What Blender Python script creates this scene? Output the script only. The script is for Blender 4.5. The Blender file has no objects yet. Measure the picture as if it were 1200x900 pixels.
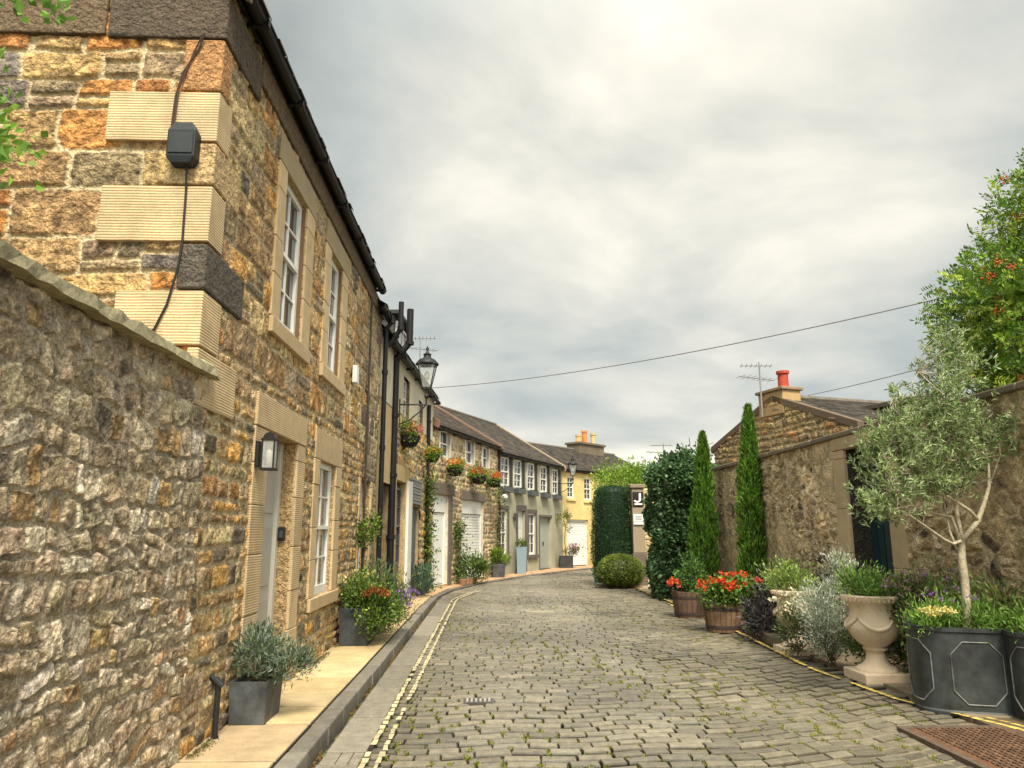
import bpy, math, random
import numpy as np
from math import radians as R, sin, cos, pi
from mathutils import Vector
S = bpy.context.scene
COL = S.collection
rng = np.random.default_rng(7)
random.seed(7)

# ------------------------------------------------------------ camera, sky, sun, exposure
cd = bpy.data.cameras.new('camera'); cam = bpy.data.objects.new('camera', cd); COL.objects.link(cam)
cam.location = (0, 0, 1.6); cam.rotation_euler = (R(90 + 11.221), 0, R(-1.685))
cd.sensor_width = 36; cd.lens = 26.01; cd.clip_start = 0.05; cd.clip_end = 3000
S.camera = cam
SUN_EL, SUN_AZ = 54.0, 170.0      # azimuth clockwise from +y
w = bpy.data.worlds.new('World'); S.world = w; w.use_nodes = True
nt = w.node_tree; N = nt.nodes; Lk = nt.links
for n in list(N): N.remove(n)
def wn(t, **k):
    n = N.new(t)
    for a, b in k.items(): setattr(n, a, b)
    return n
def wmath(op, a, b=None, clamp=False):
    n = wn('ShaderNodeMath', operation=op, use_clamp=clamp)
    for i, v in enumerate((a, b)):
        if v is None: continue
        if isinstance(v, (int, float)): n.inputs[i].default_value = v
        else: Lk.new(v, n.inputs[i])
    return n.outputs[0]
out = wn('ShaderNodeOutputWorld'); bg = wn('ShaderNodeBackground'); Lk.new(bg.outputs[0], out.inputs[0])
sky = wn('ShaderNodeTexSky', sky_type='NISHITA', sun_disc=False, sun_elevation=R(SUN_EL), sun_rotation=R(SUN_AZ))
tc = wn('ShaderNodeTexCoord'); sep = wn('ShaderNodeSeparateXYZ'); Lk.new(tc.outputs['Generated'], sep.inputs[0])
dz = wmath('MAXIMUM', sep.outputs[2], 0.0)
dd = wmath('ADD', dz, 0.34)
cmb = wn('ShaderNodeCombineXYZ')
Lk.new(wmath('DIVIDE', sep.outputs[0], dd), cmb.inputs[0]); Lk.new(wmath('DIVIDE', sep.outputs[1], dd), cmb.inputs[1])
n1 = wn('ShaderNodeTexNoise'); n1.inputs['Scale'].default_value = 1.5; n1.inputs['Detail'].default_value = 8; n1.inputs['Roughness'].default_value = .52; n1.inputs['Distortion'].default_value = .25
mp = wn('ShaderNodeMapping'); mp.inputs['Location'].default_value = (0, 0, 0); mp.inputs['Scale'].default_value = (1.25, 1.45, 1); mp.inputs['Rotation'].default_value = (0, 0, .35)
Lk.new(cmb.outputs[0], mp.inputs[0]); Lk.new(mp.outputs[0], n1.inputs['Vector'])
# bright thin patch where the sun stands behind the cloud sheet (ahead, slightly right, high)
bd = Vector((.26, .80, .60)).normalized()
dot = wn('ShaderNodeVectorMath', operation='DOT_PRODUCT'); Lk.new(tc.outputs['Generated'], dot.inputs[0]); dot.inputs[1].default_value = bd
glow = wn('ShaderNodeMapRange', interpolation_type='SMOOTHERSTEP'); Lk.new(dot.outputs['Value'], glow.inputs[0])
glow.inputs[1].default_value = .86; glow.inputs[2].default_value = 1.0; glow.inputs[3].default_value = 0; glow.inputs[4].default_value = .42
low = wn('ShaderNodeMapRange', interpolation_type='SMOOTHSTEP'); Lk.new(sep.outputs[2], low.inputs[0])
low.inputs[1].default_value = .04; low.inputs[2].default_value = .22; low.inputs[3].default_value = .62; low.inputs[4].default_value = 0
nn = wn('ShaderNodeMapRange'); Lk.new(n1.outputs[0], nn.inputs[0]); nn.inputs[1].default_value = .3; nn.inputs[2].default_value = .72; nn.inputs[3].default_value = -.10; nn.inputs[4].default_value = .60
tot = wmath('ADD', wmath('ADD', nn.outputs[0], glow.outputs[0]), low.outputs[0], clamp=True)
ramp = wn('ShaderNodeValToRGB'); Lk.new(tot, ramp.inputs[0])
e = ramp.color_ramp.elements
e[0].position = 0; e[0].color = (.235, .255, .245, 1); e[1].position = 1; e[1].color = (.80, .765, .66, 1)
for p_, c_ in ((.25, (.315, .34, .325, 1)), (.5, (.445, .44, .395, 1)), (.75, (.60, .575, .50, 1))):
    x_ = e.new(p_); x_.color = c_
# overcast: overhead brighter than the horizon
zen = wn('ShaderNodeMapRange', interpolation_type='SMOOTHSTEP'); Lk.new(sep.outputs[2], zen.inputs[0])
zen.inputs[1].default_value = .55; zen.inputs[2].default_value = 1.0; zen.inputs[3].default_value = 1.0; zen.inputs[4].default_value = 2.7
back = wn('ShaderNodeMapRange', interpolation_type='SMOOTHSTEP'); Lk.new(sep.outputs[1], back.inputs[0])
back.inputs[1].default_value = -.8; back.inputs[2].default_value = .1; back.inputs[3].default_value = 2.7; back.inputs[4].default_value = 1.0
sc = wn('ShaderNodeVectorMath', operation='SCALE'); Lk.new(ramp.outputs[0], sc.inputs[0])
Lk.new(wmath('MULTIPLY', wmath('MULTIPLY', zen.outputs[0], back.outputs[0]), 5.7), sc.inputs['Scale'])
mx = wn('ShaderNodeMix', data_type='RGBA'); mx.inputs[0].default_value = .97
Lk.new(sky.outputs[0], mx.inputs[6]); Lk.new(sc.outputs[0], mx.inputs[7]); Lk.new(mx.outputs[2], bg.inputs[0]); bg.inputs[1].default_value = .1
sd = bpy.data.lights.new('sun', 'SUN'); sd.energy = 2.2; sd.angle = R(18); sd.color = (1, .90, .74)
so = bpy.data.objects.new('sun', sd); COL.objects.link(so)
sv = Vector((sin(R(SUN_AZ)) * cos(R(SUN_EL)), cos(R(SUN_AZ)) * cos(R(SUN_EL)), sin(R(SUN_EL))))
so.rotation_euler = sv.to_track_quat('Z', 'Y').to_euler()
S.view_settings.view_transform = 'Standard'; S.view_settings.look = 'None'; S.view_settings.gamma = 1
S.view_settings.exposure = 1.6
S.view_settings.use_curve_mapping = False

# ------------------------------------------------------------ helpers
WP = {}
def tag(o, label=None, cat=None, group=None, kind=None):
    if label: o['label'] = label
    if cat: o['category'] = cat
    if group: o['group'] = group
    if kind: o['kind'] = kind
    return o
def thing(name, label, cat, loc=(0, 0, 0), group=None):
    o = bpy.data.objects.new(name, None); COL.objects.link(o); o.location = loc; o.empty_display_size = .2
    WP[o.name] = np.array(loc, float)
    return tag(o, label, cat, group)
class MB:
    def __init__(s): s.V = []; s.F = []; s.C = []; s.n = 0
    def add(s, V, F, C=(.5, .5, .5)):
        V = np.asarray(V, float).reshape(-1, 3); F = np.asarray(F, int)
        C = np.asarray(C, float)
        if C.ndim == 1: C = np.tile(C[:3], (len(V), 1))
        s.V.append(V); s.C.append(C[:, :3]); s.F.append(F + s.n); s.n += len(V)
    def box(s, a, b, C=(.5, .5, .5)):
        (x0, y0, z0), (x1, y1, z1) = a, b
        s.add([(x0, y0, z0), (x1, y0, z0), (x1, y1, z0), (x0, y1, z0), (x0, y0, z1), (x1, y0, z1), (x1, y1, z1), (x0, y1, z1)], BOXF, C)
    def fbox(s, F, u0, u1, v0, v1, n0, n1, C=(.5, .5, .5)):
        s.add([F.P(u, v, n) for v in (v0, v1) for u, n in ((u0, n1), (u1, n1), (u1, n0), (u0, n0))], BOXF, C)
    def tube(s, pts, rad, C=(.5, .5, .5), k=8, cap=True):
        pts = [np.array(p, float) for p in pts]
        if not hasattr(rad, '__len__'): rad = [rad] * len(pts)
        V = []
        up = None
        for i, p in enumerate(pts):
            d = pts[min(i + 1, len(pts) - 1)] - pts[max(i - 1, 0)]; d = d / (np.linalg.norm(d) + 1e-9)
            if up is None:
                up = np.array((0, 0, 1.)) if abs(d[2]) < .9 else np.array((1., 0, 0))
            a = np.cross(d, up); a /= np.linalg.norm(a) + 1e-9; b = np.cross(a, d); up = b
            for j in range(k):
                t = 2 * pi * j / k
                V.append(p + rad[i] * (a * cos(t) + b * sin(t)))
        F = [(i * k + j, i * k + (j + 1) % k, (i + 1) * k + (j + 1) % k, (i + 1) * k + j) for i in range(len(pts) - 1) for j in range(k)]
        if cap:
            n0 = len(V); V += [pts[0], pts[-1]]; e0 = (len(pts) - 1) * k
            F += [(n0, j, (j + 1) % k, n0) for j in range(k)] ; F += [(n0 + 1, e0 + j, e0 + (j + 1) % k, n0 + 1) for j in range(k)]
            F = [f if f[0] != f[3] else (f[0], f[2], f[1], -1) for f in F]
            Q = [f for f in F if f[3] >= 0]; T = [f[:3] for f in F if f[3] < 0]
            V = np.array(V); s.add(V, Q, C); s.F.append(np.array(T) + s.n - len(V)); return
        s.add(V, F, C)
    def lathe(s, c, prof, C=(.5, .5, .5), k=28, sq=None):
        V = []
        for r, z in prof:
            for j in range(k):
                t = 2 * pi * j / k; V.append((c[0] + r * cos(t), c[1] + r * sin(t), c[2] + z))
        F = [(i * k + j, i * k + (j + 1) % k, (i + 1) * k + (j + 1) % k, (i + 1) * k + j) for i in range(len(prof) - 1) for j in range(k)]
        s.add(V, F, C)
    def build(s, name, mat, parent=None, smooth=False, bevel=0, loc=None):
        V = np.concatenate(s.V); C = np.concatenate(s.C)
        if parent is not None: org = WP[parent.name]
        else: org = np.array(loc if loc is not None else ((V[:, 0].min() + V[:, 0].max()) / 2, (V[:, 1].min() + V[:, 1].max()) / 2, V[:, 2].min()))
        me = bpy.data.meshes.new(name)
        fs = [f for f in s.F if len(f)]
        lv = np.concatenate([f.ravel() for f in fs]); ls = np.concatenate([np.full(len(f), f.shape[1]) for f in fs])
        me.vertices.add(len(V)); me.vertices.foreach_set('co', (V - org).astype(np.float32).ravel())
        me.loops.add(len(lv)); me.loops.foreach_set('vertex_index', lv.astype(np.int32))
        me.polygons.add(len(ls)); st = np.concatenate([[0], np.cumsum(ls)[:-1]])
        me.polygons.foreach_set('loop_start', st.astype(np.int32))
        me.polygons.foreach_set('use_smooth', np.full(len(ls), smooth))
        me.update(calc_edges=True); me.validate()
        at = me.color_attributes.new('Col', 'FLOAT_COLOR', 'POINT')
        at.data.foreach_set('color', np.concatenate([C, np.ones((len(C), 1))], 1).astype(np.float32).ravel())
        me.materials.append(mat)
        o = bpy.data.objects.new(name, me); COL.objects.link(o)
        if parent is not None: o.parent = parent; WP[o.name] = org.copy()
        else: o.location = org; WP[o.name] = org.copy()
        if bevel:
            b = o.modifiers.new('bevel', 'BEVEL'); b.width = bevel; b.segments = 2; b.limit_method = 'ANGLE'
        return o
BOXF = np.array([(0, 3, 2, 1), (4, 5, 6, 7), (0, 1, 5, 4), (1, 2, 6, 5), (2, 3, 7, 6), (3, 0, 4, 7)])
class Fr:
    """facade frame: u runs along the wall, v up, n out of the wall"""
    def __init__(s, a, b):
        s.a = np.array(a, float); d = np.array(b, float) - s.a; s.L = np.linalg.norm(d); s.D = d / s.L; s.N = np.array((s.D[1], -s.D[0]))
    def P(s, u, v, n=0):
        p = s.a + s.D * u + s.N * n; return (p[0], p[1], v)
    def arr(s, u, v, n):
        return np.stack([s.a[0] + s.D[0] * u + s.N[0] * n, s.a[1] + s.D[1] * u + s.N[1] * n, v + 0 * u], -1)
def vnoise(u, v, seed, scale):
    r = np.random.default_rng(seed); G = r.random((64, 64))
    x = u / scale + 17.3; y = v / scale + 9.1
    xi = np.floor(x).astype(int); yi = np.floor(y).astype(int); fx = x - xi; fy = y - yi
    fx = fx * fx * (3 - 2 * fx); fy = fy * fy * (3 - 2 * fy)
    g = lambda a, b: G[a % 64, b % 64]
    return (g(xi, yi) * (1 - fx) + g(xi + 1, yi) * fx) * (1 - fy) + (g(xi, yi + 1) * (1 - fx) + g(xi + 1, yi + 1) * fx) * fy
def fbm(u, v, seed, scale, oct=3):
    t = 0; a = .5
    for i in range(oct): t = t + a * (vnoise(u, v, seed + i, scale / 2 ** i) - .5); a *= .55
    return t

# ------------------------------------------------------------ materials
def mat(name): 
    m = bpy.data.materials.new(name); m.use_nodes = True; t = m.node_tree
    return m, t, t.nodes['Principled BSDF']
def attr_mat(name, rough=.85, var=.35, vscale=6., bump=.4, bscale=30., bdist=.01, rib=0, spec=.3, fine=.25, coat=0, facet=0):
    m, t, b = mat(name); n, l = t.nodes, t.links
    a = n.new('ShaderNodeAttribute'); a.attribute_name = 'Col'
    g = n.new('ShaderNodeNewGeometry')
    n1 = n.new('ShaderNodeTexNoise'); n1.inputs['Scale'].default_value = vscale; n1.inputs['Detail'].default_value = 8; n1.inputs['Roughness'].default_value = .65
    l.new(g.outputs['Position'], n1.inputs['Vector'])
    mr = n.new('ShaderNodeMapRange'); mr.inputs[1].default_value = .3; mr.inputs[2].default_value = .7; mr.inputs[3].default_value = 1 - var; mr.inputs[4].default_value = 1 + var
    l.new(n1.outputs[0], mr.inputs[0])
    n2 = n.new('ShaderNodeTexNoise'); n2.inputs['Scale'].default_value = bscale * 2.2; n2.inputs['Detail'].default_value = 4; l.new(g.outputs['Position'], n2.inputs['Vector'])
    m2 = n.new('ShaderNodeMapRange'); m2.inputs[1].default_value = .3; m2.inputs[2].default_value = .7; m2.inputs[3].default_value = 1 - fine; m2.inputs[4].default_value = 1 + fine
    l.new(n2.outputs[0], m2.inputs[0])
    mm = n.new('ShaderNodeMath'); mm.operation = 'MULTIPLY'; l.new(mr.outputs[0], mm.inputs[0]); l.new(m2.outputs[0], mm.inputs[1])
    s = n.new('ShaderNodeVectorMath'); s.operation = 'SCALE'; l.new(a.outputs['Color'], s.inputs[0]); l.new(mm.outputs[0], s.inputs['Scale'])
    l.new(s.outputs[0], b.inputs['Base Color']); b.inputs['Roughness'].default_value = rough; b.inputs['Specular IOR Level'].default_value = spec
    n3 = n.new('ShaderNodeTexNoise'); n3.inputs['Scale'].default_value = bscale; n3.inputs['Detail'].default_value = 6; n3.inputs['Roughness'].default_value = .6; l.new(g.outputs['Position'], n3.inputs['Vector'])
    h = n3.outputs[0]
    if rib:
        sp = n.new('ShaderNodeSeparateXYZ'); l.new(g.outputs['Position'], sp.inputs[0])
        q = n.new('ShaderNodeMath'); q.operation = 'MULTIPLY'; q.inputs[1].default_value = 2 * pi / rib; l.new(sp.outputs[2], q.inputs[0])
        q2 = n.new('ShaderNodeMath'); q2.operation = 'SINE'; qn = n.new('ShaderNodeMath'); qn.operation = 'MULTIPLY_ADD'; qn.inputs[1].default_value = 5.; l.new(n1.outputs[0], qn.inputs[0]); l.new(q.outputs[0], qn.inputs[2]); l.new(qn.outputs[0], q2.inputs[0])
        q3 = n.new('ShaderNodeMath'); q3.operation = 'MULTIPLY_ADD'; q3.inputs[1].default_value = .9; l.new(q2.outputs[0], q3.inputs[0]); l.new(n3.outputs[0], q3.inputs[2]); h = q3.outputs[0]
    if facet:
        vo = n.new('ShaderNodeTexVoronoi'); vo.inputs['Scale'].default_value = facet; vo.inputs['Detail'].default_value = 2; dv_ = n.new('ShaderNodeVectorMath'); dv_.operation = 'ADD'; sc_ = n.new('ShaderNodeVectorMath'); sc_.operation = 'SCALE'; sc_.inputs['Scale'].default_value = .06
        l.new(n1.outputs['Color'], sc_.inputs[0]); l.new(g.outputs['Position'], dv_.inputs[0]); l.new(sc_.outputs[0], dv_.inputs[1]); l.new(dv_.outputs[0], vo.inputs['Vector'])
        ad = n.new('ShaderNodeMath'); ad.operation = 'MULTIPLY_ADD'; ad.inputs[1].default_value = -1.1; l.new(vo.outputs['Distance'], ad.inputs[0]); l.new(h, ad.inputs[2]); h = ad.outputs[0]
    bp = n.new('ShaderNodeBump'); bp.inputs['Strength'].default_value = bump; bp.inputs['Distance'].default_value = bdist; l.new(h, bp.inputs['Height']); l.new(bp.outputs[0], b.inputs['Normal'])
    return m
M_stone = attr_mat('rubble_stone', var=.36, vscale=13, bump=1, bscale=30, bdist=.022, fine=.4, facet=22)
M_stonefar = attr_mat('rubble_stone_far', var=.3, vscale=5, bump=.8, bscale=22, bdist=.02)
M_dressed = attr_mat('dressed_sandstone', var=.12, vscale=5, bump=.35, bscale=60, bdist=.004, fine=.12)
M_ribbed = attr_mat('droved_sandstone', var=.24, vscale=4, bump=.55, bscale=60, bdist=.0038, rib=.021, fine=.15)
M_tooled = attr_mat('tooled_sandstone', var=.16, vscale=5, bump=.35, bscale=60, bdist=.003, rib=.021, fine=.15)
M_sett = attr_mat('granite_sett', rough=.42, var=.3, vscale=14, bump=.5, bscale=60, bdist=.006, spec=.5)
M_pave = attr_mat('sandstone_flag', rough=.7, var=.24, vscale=4, bump=.25, bscale=40, bdist=.004, fine=.12)
M_kerb = attr_mat('dark_whinstone', rough=.7, var=.25, vscale=9, bump=.5, bscale=40, bdist=.006)
M_slate = attr_mat('roof_slate', rough=.8, var=.3, vscale=5, bump=.4, bscale=20, bdist=.01)
M_render = attr_mat('painted_render', rough=.85, var=.24, vscale=1.3, bump=.25, bscale=25, bdist=.008, fine=.05)
M_paint = attr_mat('gloss_paint', rough=.4, var=.05, vscale=3, bump=.03, bscale=20, bdist=.002, fine=.03, spec=.5)
M_metal = attr_mat('dark_cast_iron', rough=.5, var=.2, vscale=12, bump=.15, bscale=30, bdist=.003, spec=.25, fine=.1)
M_lead = attr_mat('grey_lead', rough=.55, var=.8, vscale=4.5, bump=.2, bscale=12, bdist=.004, spec=.5, fine=.12)
M_wood = attr_mat('weathered_wood', rough=.8, var=.35, vscale=7, bump=.5, bscale=30, bdist=.006)
M_soil = attr_mat('dark_soil', rough=.95, var=.4, vscale=20, bump=.9, bscale=60, bdist=.02)
M_line = attr_mat('worn_road_paint', rough=.7, var=.25, vscale=18, bump=.3, bscale=60, bdist=.004)
M_rust = attr_mat('rusty_iron', rough=.85, var=.4, vscale=18, bump=.6, bscale=70, bdist=.006)
M_bark = attr_mat('bark', rough=.9, var=.3, vscale=14, bump=.8, bscale=40, bdist=.01)
M_clay = attr_mat('terracotta', rough=.8, var=.2, vscale=6, bump=.3, bscale=30, bdist=.005)
def leafmat():
    m, t, b = mat('leaf'); n, l = t.nodes, t.links
    a = n.new('ShaderNodeAttribute'); a.attribute_name = 'Col'; l.new(a.outputs['Color'], b.inputs['Base Color'])
    b.inputs['Roughness'].default_value = .5; b.inputs['Specular IOR Level'].default_value = .35
    tr = n.new('ShaderNodeBsdfTranslucent'); l.new(a.outputs['Color'], tr.inputs[0])
    mx = n.new('ShaderNodeMixShader'); mx.inputs[0].default_value = .35; l.new(b.outputs[0], mx.inputs[1]); l.new(tr.outputs[0], mx.inputs[2])
    l.new(mx.outputs[0], n['Material Output'].inputs[0]); return m
M_leaf = leafmat()
def glassmat(name, col, rough=.06):
    m, t, b = mat(name); b.inputs['Base Color'].default_value = (*col, 1); b.inputs['Roughness'].default_value = rough; b.inputs['Specular IOR Level'].default_value = .9
    n, l = t.nodes, t.links; x = n.new('ShaderNodeTexNoise'); x.inputs['Scale'].default_value = 1.8; g = n.new('ShaderNodeNewGeometry'); l.new(g.outputs['Position'], x.inputs['Vector'])
    bp = n.new('ShaderNodeBump'); bp.inputs['Strength'].default_value = .12; bp.inputs['Distance'].default_value = .03; l.new(x.outputs[0], bp.inputs['Height']); l.new(bp.outputs[0], b.inputs['Normal']); return m
M_glass = glassmat('window_glass', (.035, .04, .045))
def clearmat():
    m, t, b = mat('lantern_glass'); n, l = t.nodes, t.links
    tr = n.new('ShaderNodeBsdfTransparent'); tr.inputs[0].default_value = (.92, .94, .92, 1); b.inputs['Base Color'].default_value = (.6, .62, .6, 1); b.inputs['Roughness'].default_value = .1
    mx = n.new('ShaderNodeMixShader'); mx.inputs[0].default_value = .28; l.new(tr.outputs[0], mx.inputs[1]); l.new(b.outputs[0], mx.inputs[2]); l.new(mx.outputs[0], n['Material Output'].inputs[0]); return m
M_clear = clearmat()

# palettes (linear albedo)
SAND = (.49, .365, .205); SAND2 = (.46, .325, .165); MORT = (.60, .48, .29); BLK = (.010, .010, .011); WHITE = (.74, .73, .68)
P_H1 = [((.32, .20, .09), 3), ((.45, .295, .13), 3), ((.52, .30, .09), 1.8), ((.16, .125, .085), 1.6), ((.42, .22, .08), .8), ((.36, .26, .15), 2.4), ((.50, .38, .19), 2.4)]
P_GW = [((.40, .31, .20), 3), ((.46, .37, .25), 3), ((.56, .47, .33), 2.2), ((.27, .21, .14), 1.4), ((.58, .50, .38), 1.), ((.36, .23, .11), .6), ((.40, .27, .12), .4)]
P_RW = [((.55, .41, .23), 3), ((.66, .51, .31), 3), ((.34, .25, .15), 2), ((.14, .10, .07), 1), ((.48, .33, .17), 1.4)]
def pick(P, r):
    c = np.array([p[0] for p in P]); wt = np.array([p[1] for p in P], float); i = r.choice(len(P), p=wt / wt.sum())
    return c[i] * r.uniform(.82, 1.2) * np.array((r.uniform(.95, 1.06), 1, r.uniform(.9, 1.1)))

# ------------------------------------------------------------ stone walls in real relief
def layout(U0, U1, V0, V1, r, ch=(.13, .30), cw=(.14, .5), snap=.45):
    out = []; v = V0
    while v < V1:
        h = r.uniform(*ch); u = U0 - r.uniform(0, .3)
        while u < U1:
            wd = r.uniform(*cw) * (.6 + h / ch[1] * .6)
            if h > .2 and r.random() < snap:
                k = r.uniform(.35, .65); out.append((u, u + wd, v, v + h * k)); 
                if wd > .3 and r.random() < .5: q = r.uniform(.35, .65); out.append((u, u + wd * q, v + h * k, v + h)); out.append((u + wd * q, u + wd, v + h * k, v + h))
                else: out.append((u, u + wd, v + h * k, v + h))
            else: out.append((u, u + wd, v, v + h))
            u += wd
        v += h
    return out
def emit_grid(mb, F, uu, vv, h, C, mask):
    nv, nu = uu.shape
    idx = np.arange(nu * nv).reshape(nv, nu)
    cu = (uu[:-1, :-1] + uu[1:, 1:]) / 2; cv = (vv[:-1, :-1] + vv[1:, 1:]) / 2
    keep = mask(cu, cv)
    Q = np.stack([idx[:-1, :-1], idx[:-1, 1:], idx[1:, 1:], idx[1:, :-1]], -1)[keep]
    V = F.arr(uu, vv, h).reshape(-1, 3); used = np.zeros(len(V), bool); used[Q.ravel()] = True
    rem = np.cumsum(used) - 1
    mb.add(V[used], rem[Q], C.reshape(-1, 3)[used])
def openmask(openings, top=None):
    def f(u, v):
        k = np.ones(u.shape, bool)
        for a, b, c, d in openings: k &= ~((u > a) & (u < b) & (v > c) & (v < d))
        if top is not None: k &= v < top(u)
        return k
    return f
def rubble(mb, F, u0, u1, v0, v1, res, seed, pal, openings=(), top=None, depth=.035, mort=MORT, gap=.013, lay=None, stones=None, rough=.012, warp=.03, edge=.018, rot=0.):
    r = np.random.default_rng(seed)
    us = np.linspace(u0, u1, max(2, int((u1 - u0) / res) + 1)); vs = np.linspace(v0, v1, max(2, int((v1 - v0) / res) + 1))
    uu, vv = np.meshgrid(us, vs); du = us[1] - us[0]; dv = vs[1] - vs[0]
    wu = uu + fbm(uu, vv, seed, .35) * warp * 2 + fbm(uu, vv, seed + 5, .08, 3) * .034; wv = vv + fbm(uu, vv, seed + 9, .5) * warp * 1.6 + fbm(uu, vv, seed + 15, .09, 3) * .034
    h = fbm(uu, vv, seed + 20, .05, 2) * .008 - .004
    C = np.array(mort)[None, None] * (1 + fbm(uu, vv, seed + 30, .4, 3) * .7)[..., None]
    for a, b, c, d in (stones or layout(u0, u1, v0, v1, r, **(lay or {}))):
        g = gap * r.uniform(.6, 1.7)
        i0 = max(0, int((c - v0 - .08) / dv)); i1 = min(len(vs), int((d - v0 + .08) / dv) + 2); j0 = max(0, int((a - u0 - .08) / du)); j1 = min(len(us), int((b - u0 + .08) / du) + 2)
        if i1 <= i0 or j1 <= j0: continue
        x = wu[i0:i1, j0:j1]; y = wv[i0:i1, j0:j1]; ra = r.uniform(-rot, rot); mx_, my_ = (a + b) / 2, (c + d) / 2; x, y = mx_ + (x - mx_) * cos(ra) + (y - my_) * sin(ra), my_ - (x - mx_) * sin(ra) + (y - my_) * cos(ra)
        hw, hh = (b - a) / 2 - g, (d - c) / 2 - g
        if hw < .02 or hh < .02: continue
        rr = min(hw, hh) * r.uniform(.15, .45)
        qx = np.abs(x - (a + b) / 2) - hw + rr; qy = np.abs(y - (c + d) / 2) - hh + rr
        ins = -(np.hypot(np.maximum(qx, 0), np.maximum(qy, 0)) + np.minimum(np.maximum(qx, qy), 0) - rr)
        t = np.clip(ins / edge, 0, 1); t = t * t * (3 - 2 * t)
        dep = depth * r.uniform(.45, 1.2)
        tilt = (x - (a + b) / 2) * r.uniform(-.06, .06) + (y - (c + d) / 2) * r.uniform(-.08, .08)
        n1 = fbm(x, y, seed + int(r.integers(0, 40)), .06, 4)
        hs = t * (dep + tilt + n1 * rough)
        sub = h[i0:i1, j0:j1]; m = ins > 0
        sub[m] = sub[m] * (1 - t[m]) + hs[m]
        col = pick(pal, r); cs = C[i0:i1, j0:j1]; k = np.clip(ins / .010, 0, 1)[..., None]
        v_ = np.clip(1 + n1 * 1.9 + fbm(x, y, seed + 71, .03, 2) * .9, .35, 1.7)[..., None]
        cs[:] = np.where(m[..., None], cs * (1 - k) + col * v_ * k, cs)
    emit_grid(mb, F, uu, vv, h, C, openmask(openings, top))
def cellwall(mb, F, u0, u1, v0, v1, res, seed, pal, size=(.17, .11), openings=(), top=None, depth=.04, mort=(.27, .215, .14), smear=.0, patches=0, stain=0, rgh=1.):
    r = np.random.default_rng(seed)
    us = np.linspace(u0, u1, max(2, int((u1 - u0) / res) + 1)); vs = np.linspace(v0, v1, max(2, int((v1 - v0) / res) + 1))
    uu, vv = np.meshgrid(us, vs)
    su, sv_ = size; pts = []
    nu = int((u1 - u0) / su) + 3; nv = int((v1 - v0) / sv_) + 3
    for i in range(nv):
        for j in range(nu):
            if r.random() < .16: continue
            pts.append((u0 + (j - 1 + (i % 2) * .5 + r.uniform(-.38, .38)) * su, v0 + (i - 1 + r.uniform(-.36, .36)) * sv_))
            if r.random() < .12: pts.append((pts[-1][0] + r.uniform(-.5, .5) * su, pts[-1][1] + r.uniform(-.5, .5) * sv_))
    pts = np.array(pts)
    wt = r.uniform(.75, 1.3, len(pts)); asp = r.uniform(.7, 1.35, len(pts))
    cols = np.array([pick(pal, r) for _ in pts]); dep = depth * r.uniform(.1, 1.25, len(pts)) ; tx = r.uniform(-.2, .2, len(pts)) * rgh; ty = r.uniform(-.2, .2, len(pts)) * rgh
    wu = uu + fbm(uu, vv, seed, .16, 3) * .09; wv = vv + fbm(uu, vv, seed + 7, .16, 3) * .075
    h = np.zeros(uu.size); C = np.zeros((uu.size, 3)); x = wu.ravel(); y = wv.ravel()
    tone = fbm(uu, vv, seed + 3, 1.0, 3).ravel()
    n1 = fbm(uu, vv, seed + 11, .06, 3).ravel(); nl = fbm(uu, vv, seed + 13, .12, 2).ravel()
    for s0 in range(0, len(x), 6000):
        sl = slice(s0, s0 + 6000); X = x[sl, None]; Y = y[sl, None]
        near = np.where((pts[:, 1] > Y.min() - 3 * sv_) & (pts[:, 1] < Y.max() + 3 * sv_))[0]
        P = pts[near]
        dx = np.abs(X - P[None, :, 0]) / su / asp[near]; dy = np.abs(Y - P[None, :, 1]) / sv_ * asp[near]
        D = (dx ** 2.6 + dy ** 2.6) ** (1 / 2.6) / wt[near]
        o = np.argpartition(D, 2, 1)[:, :2]; d2 = np.take_along_axis(D, o, 1)
        sw = d2[:, 0] > d2[:, 1]; i1 = np.where(sw, o[:, 1], o[:, 0]); f1 = d2.min(1); f2 = d2.max(1); i1 = near[i1]
        e = (f2 - f1) - .07 - smear * (.5 + nl[sl] * 3)
        t = np.clip(e / .24, 0, 1); t = t * t * (3 - 2 * t)
        h[sl] = t * (dep[i1] + (x[sl] - pts[i1, 0]) * tx[i1] + (y[sl] - pts[i1, 1]) * ty[i1] + n1[sl] * .035 * rgh) + (1 - t) * n1[sl] * .014
        k = np.clip(e / .12, 0, 1)[:, None]
        C[sl] = np.array(mort) * (1 + n1[sl, None] * .5) * (1 - k) + cols[i1] * (1 + n1[sl, None] * .8) * k
    C *= (1 + tone * .9)[:, None]
    if patches:
        p = np.clip((fbm(uu, vv, seed + 50, 1.3, 4).ravel() + patches) * 9, 0, 1)[:, None]
        C = C * (1 - p) + np.array((.60, .46, .27)) * (1 + nl[:, None] * .8 + n1[:, None] * .5) * p; h = h * (1 - p[:, 0] * .93) + p[:, 0] * (.022 + nl * .03)
    if stain:
        q = np.clip(fbm(uu * 3, vv * .5, seed + 60, .6, 4).ravel() * 3.2 + .35, 0, 1)[:, None]; C = C * (1 - stain * (1 - q))
    emit_grid(mb, F, uu, vv, h.reshape(uu.shape), C.reshape(*uu.shape, 3), openmask(openings, top))
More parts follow.
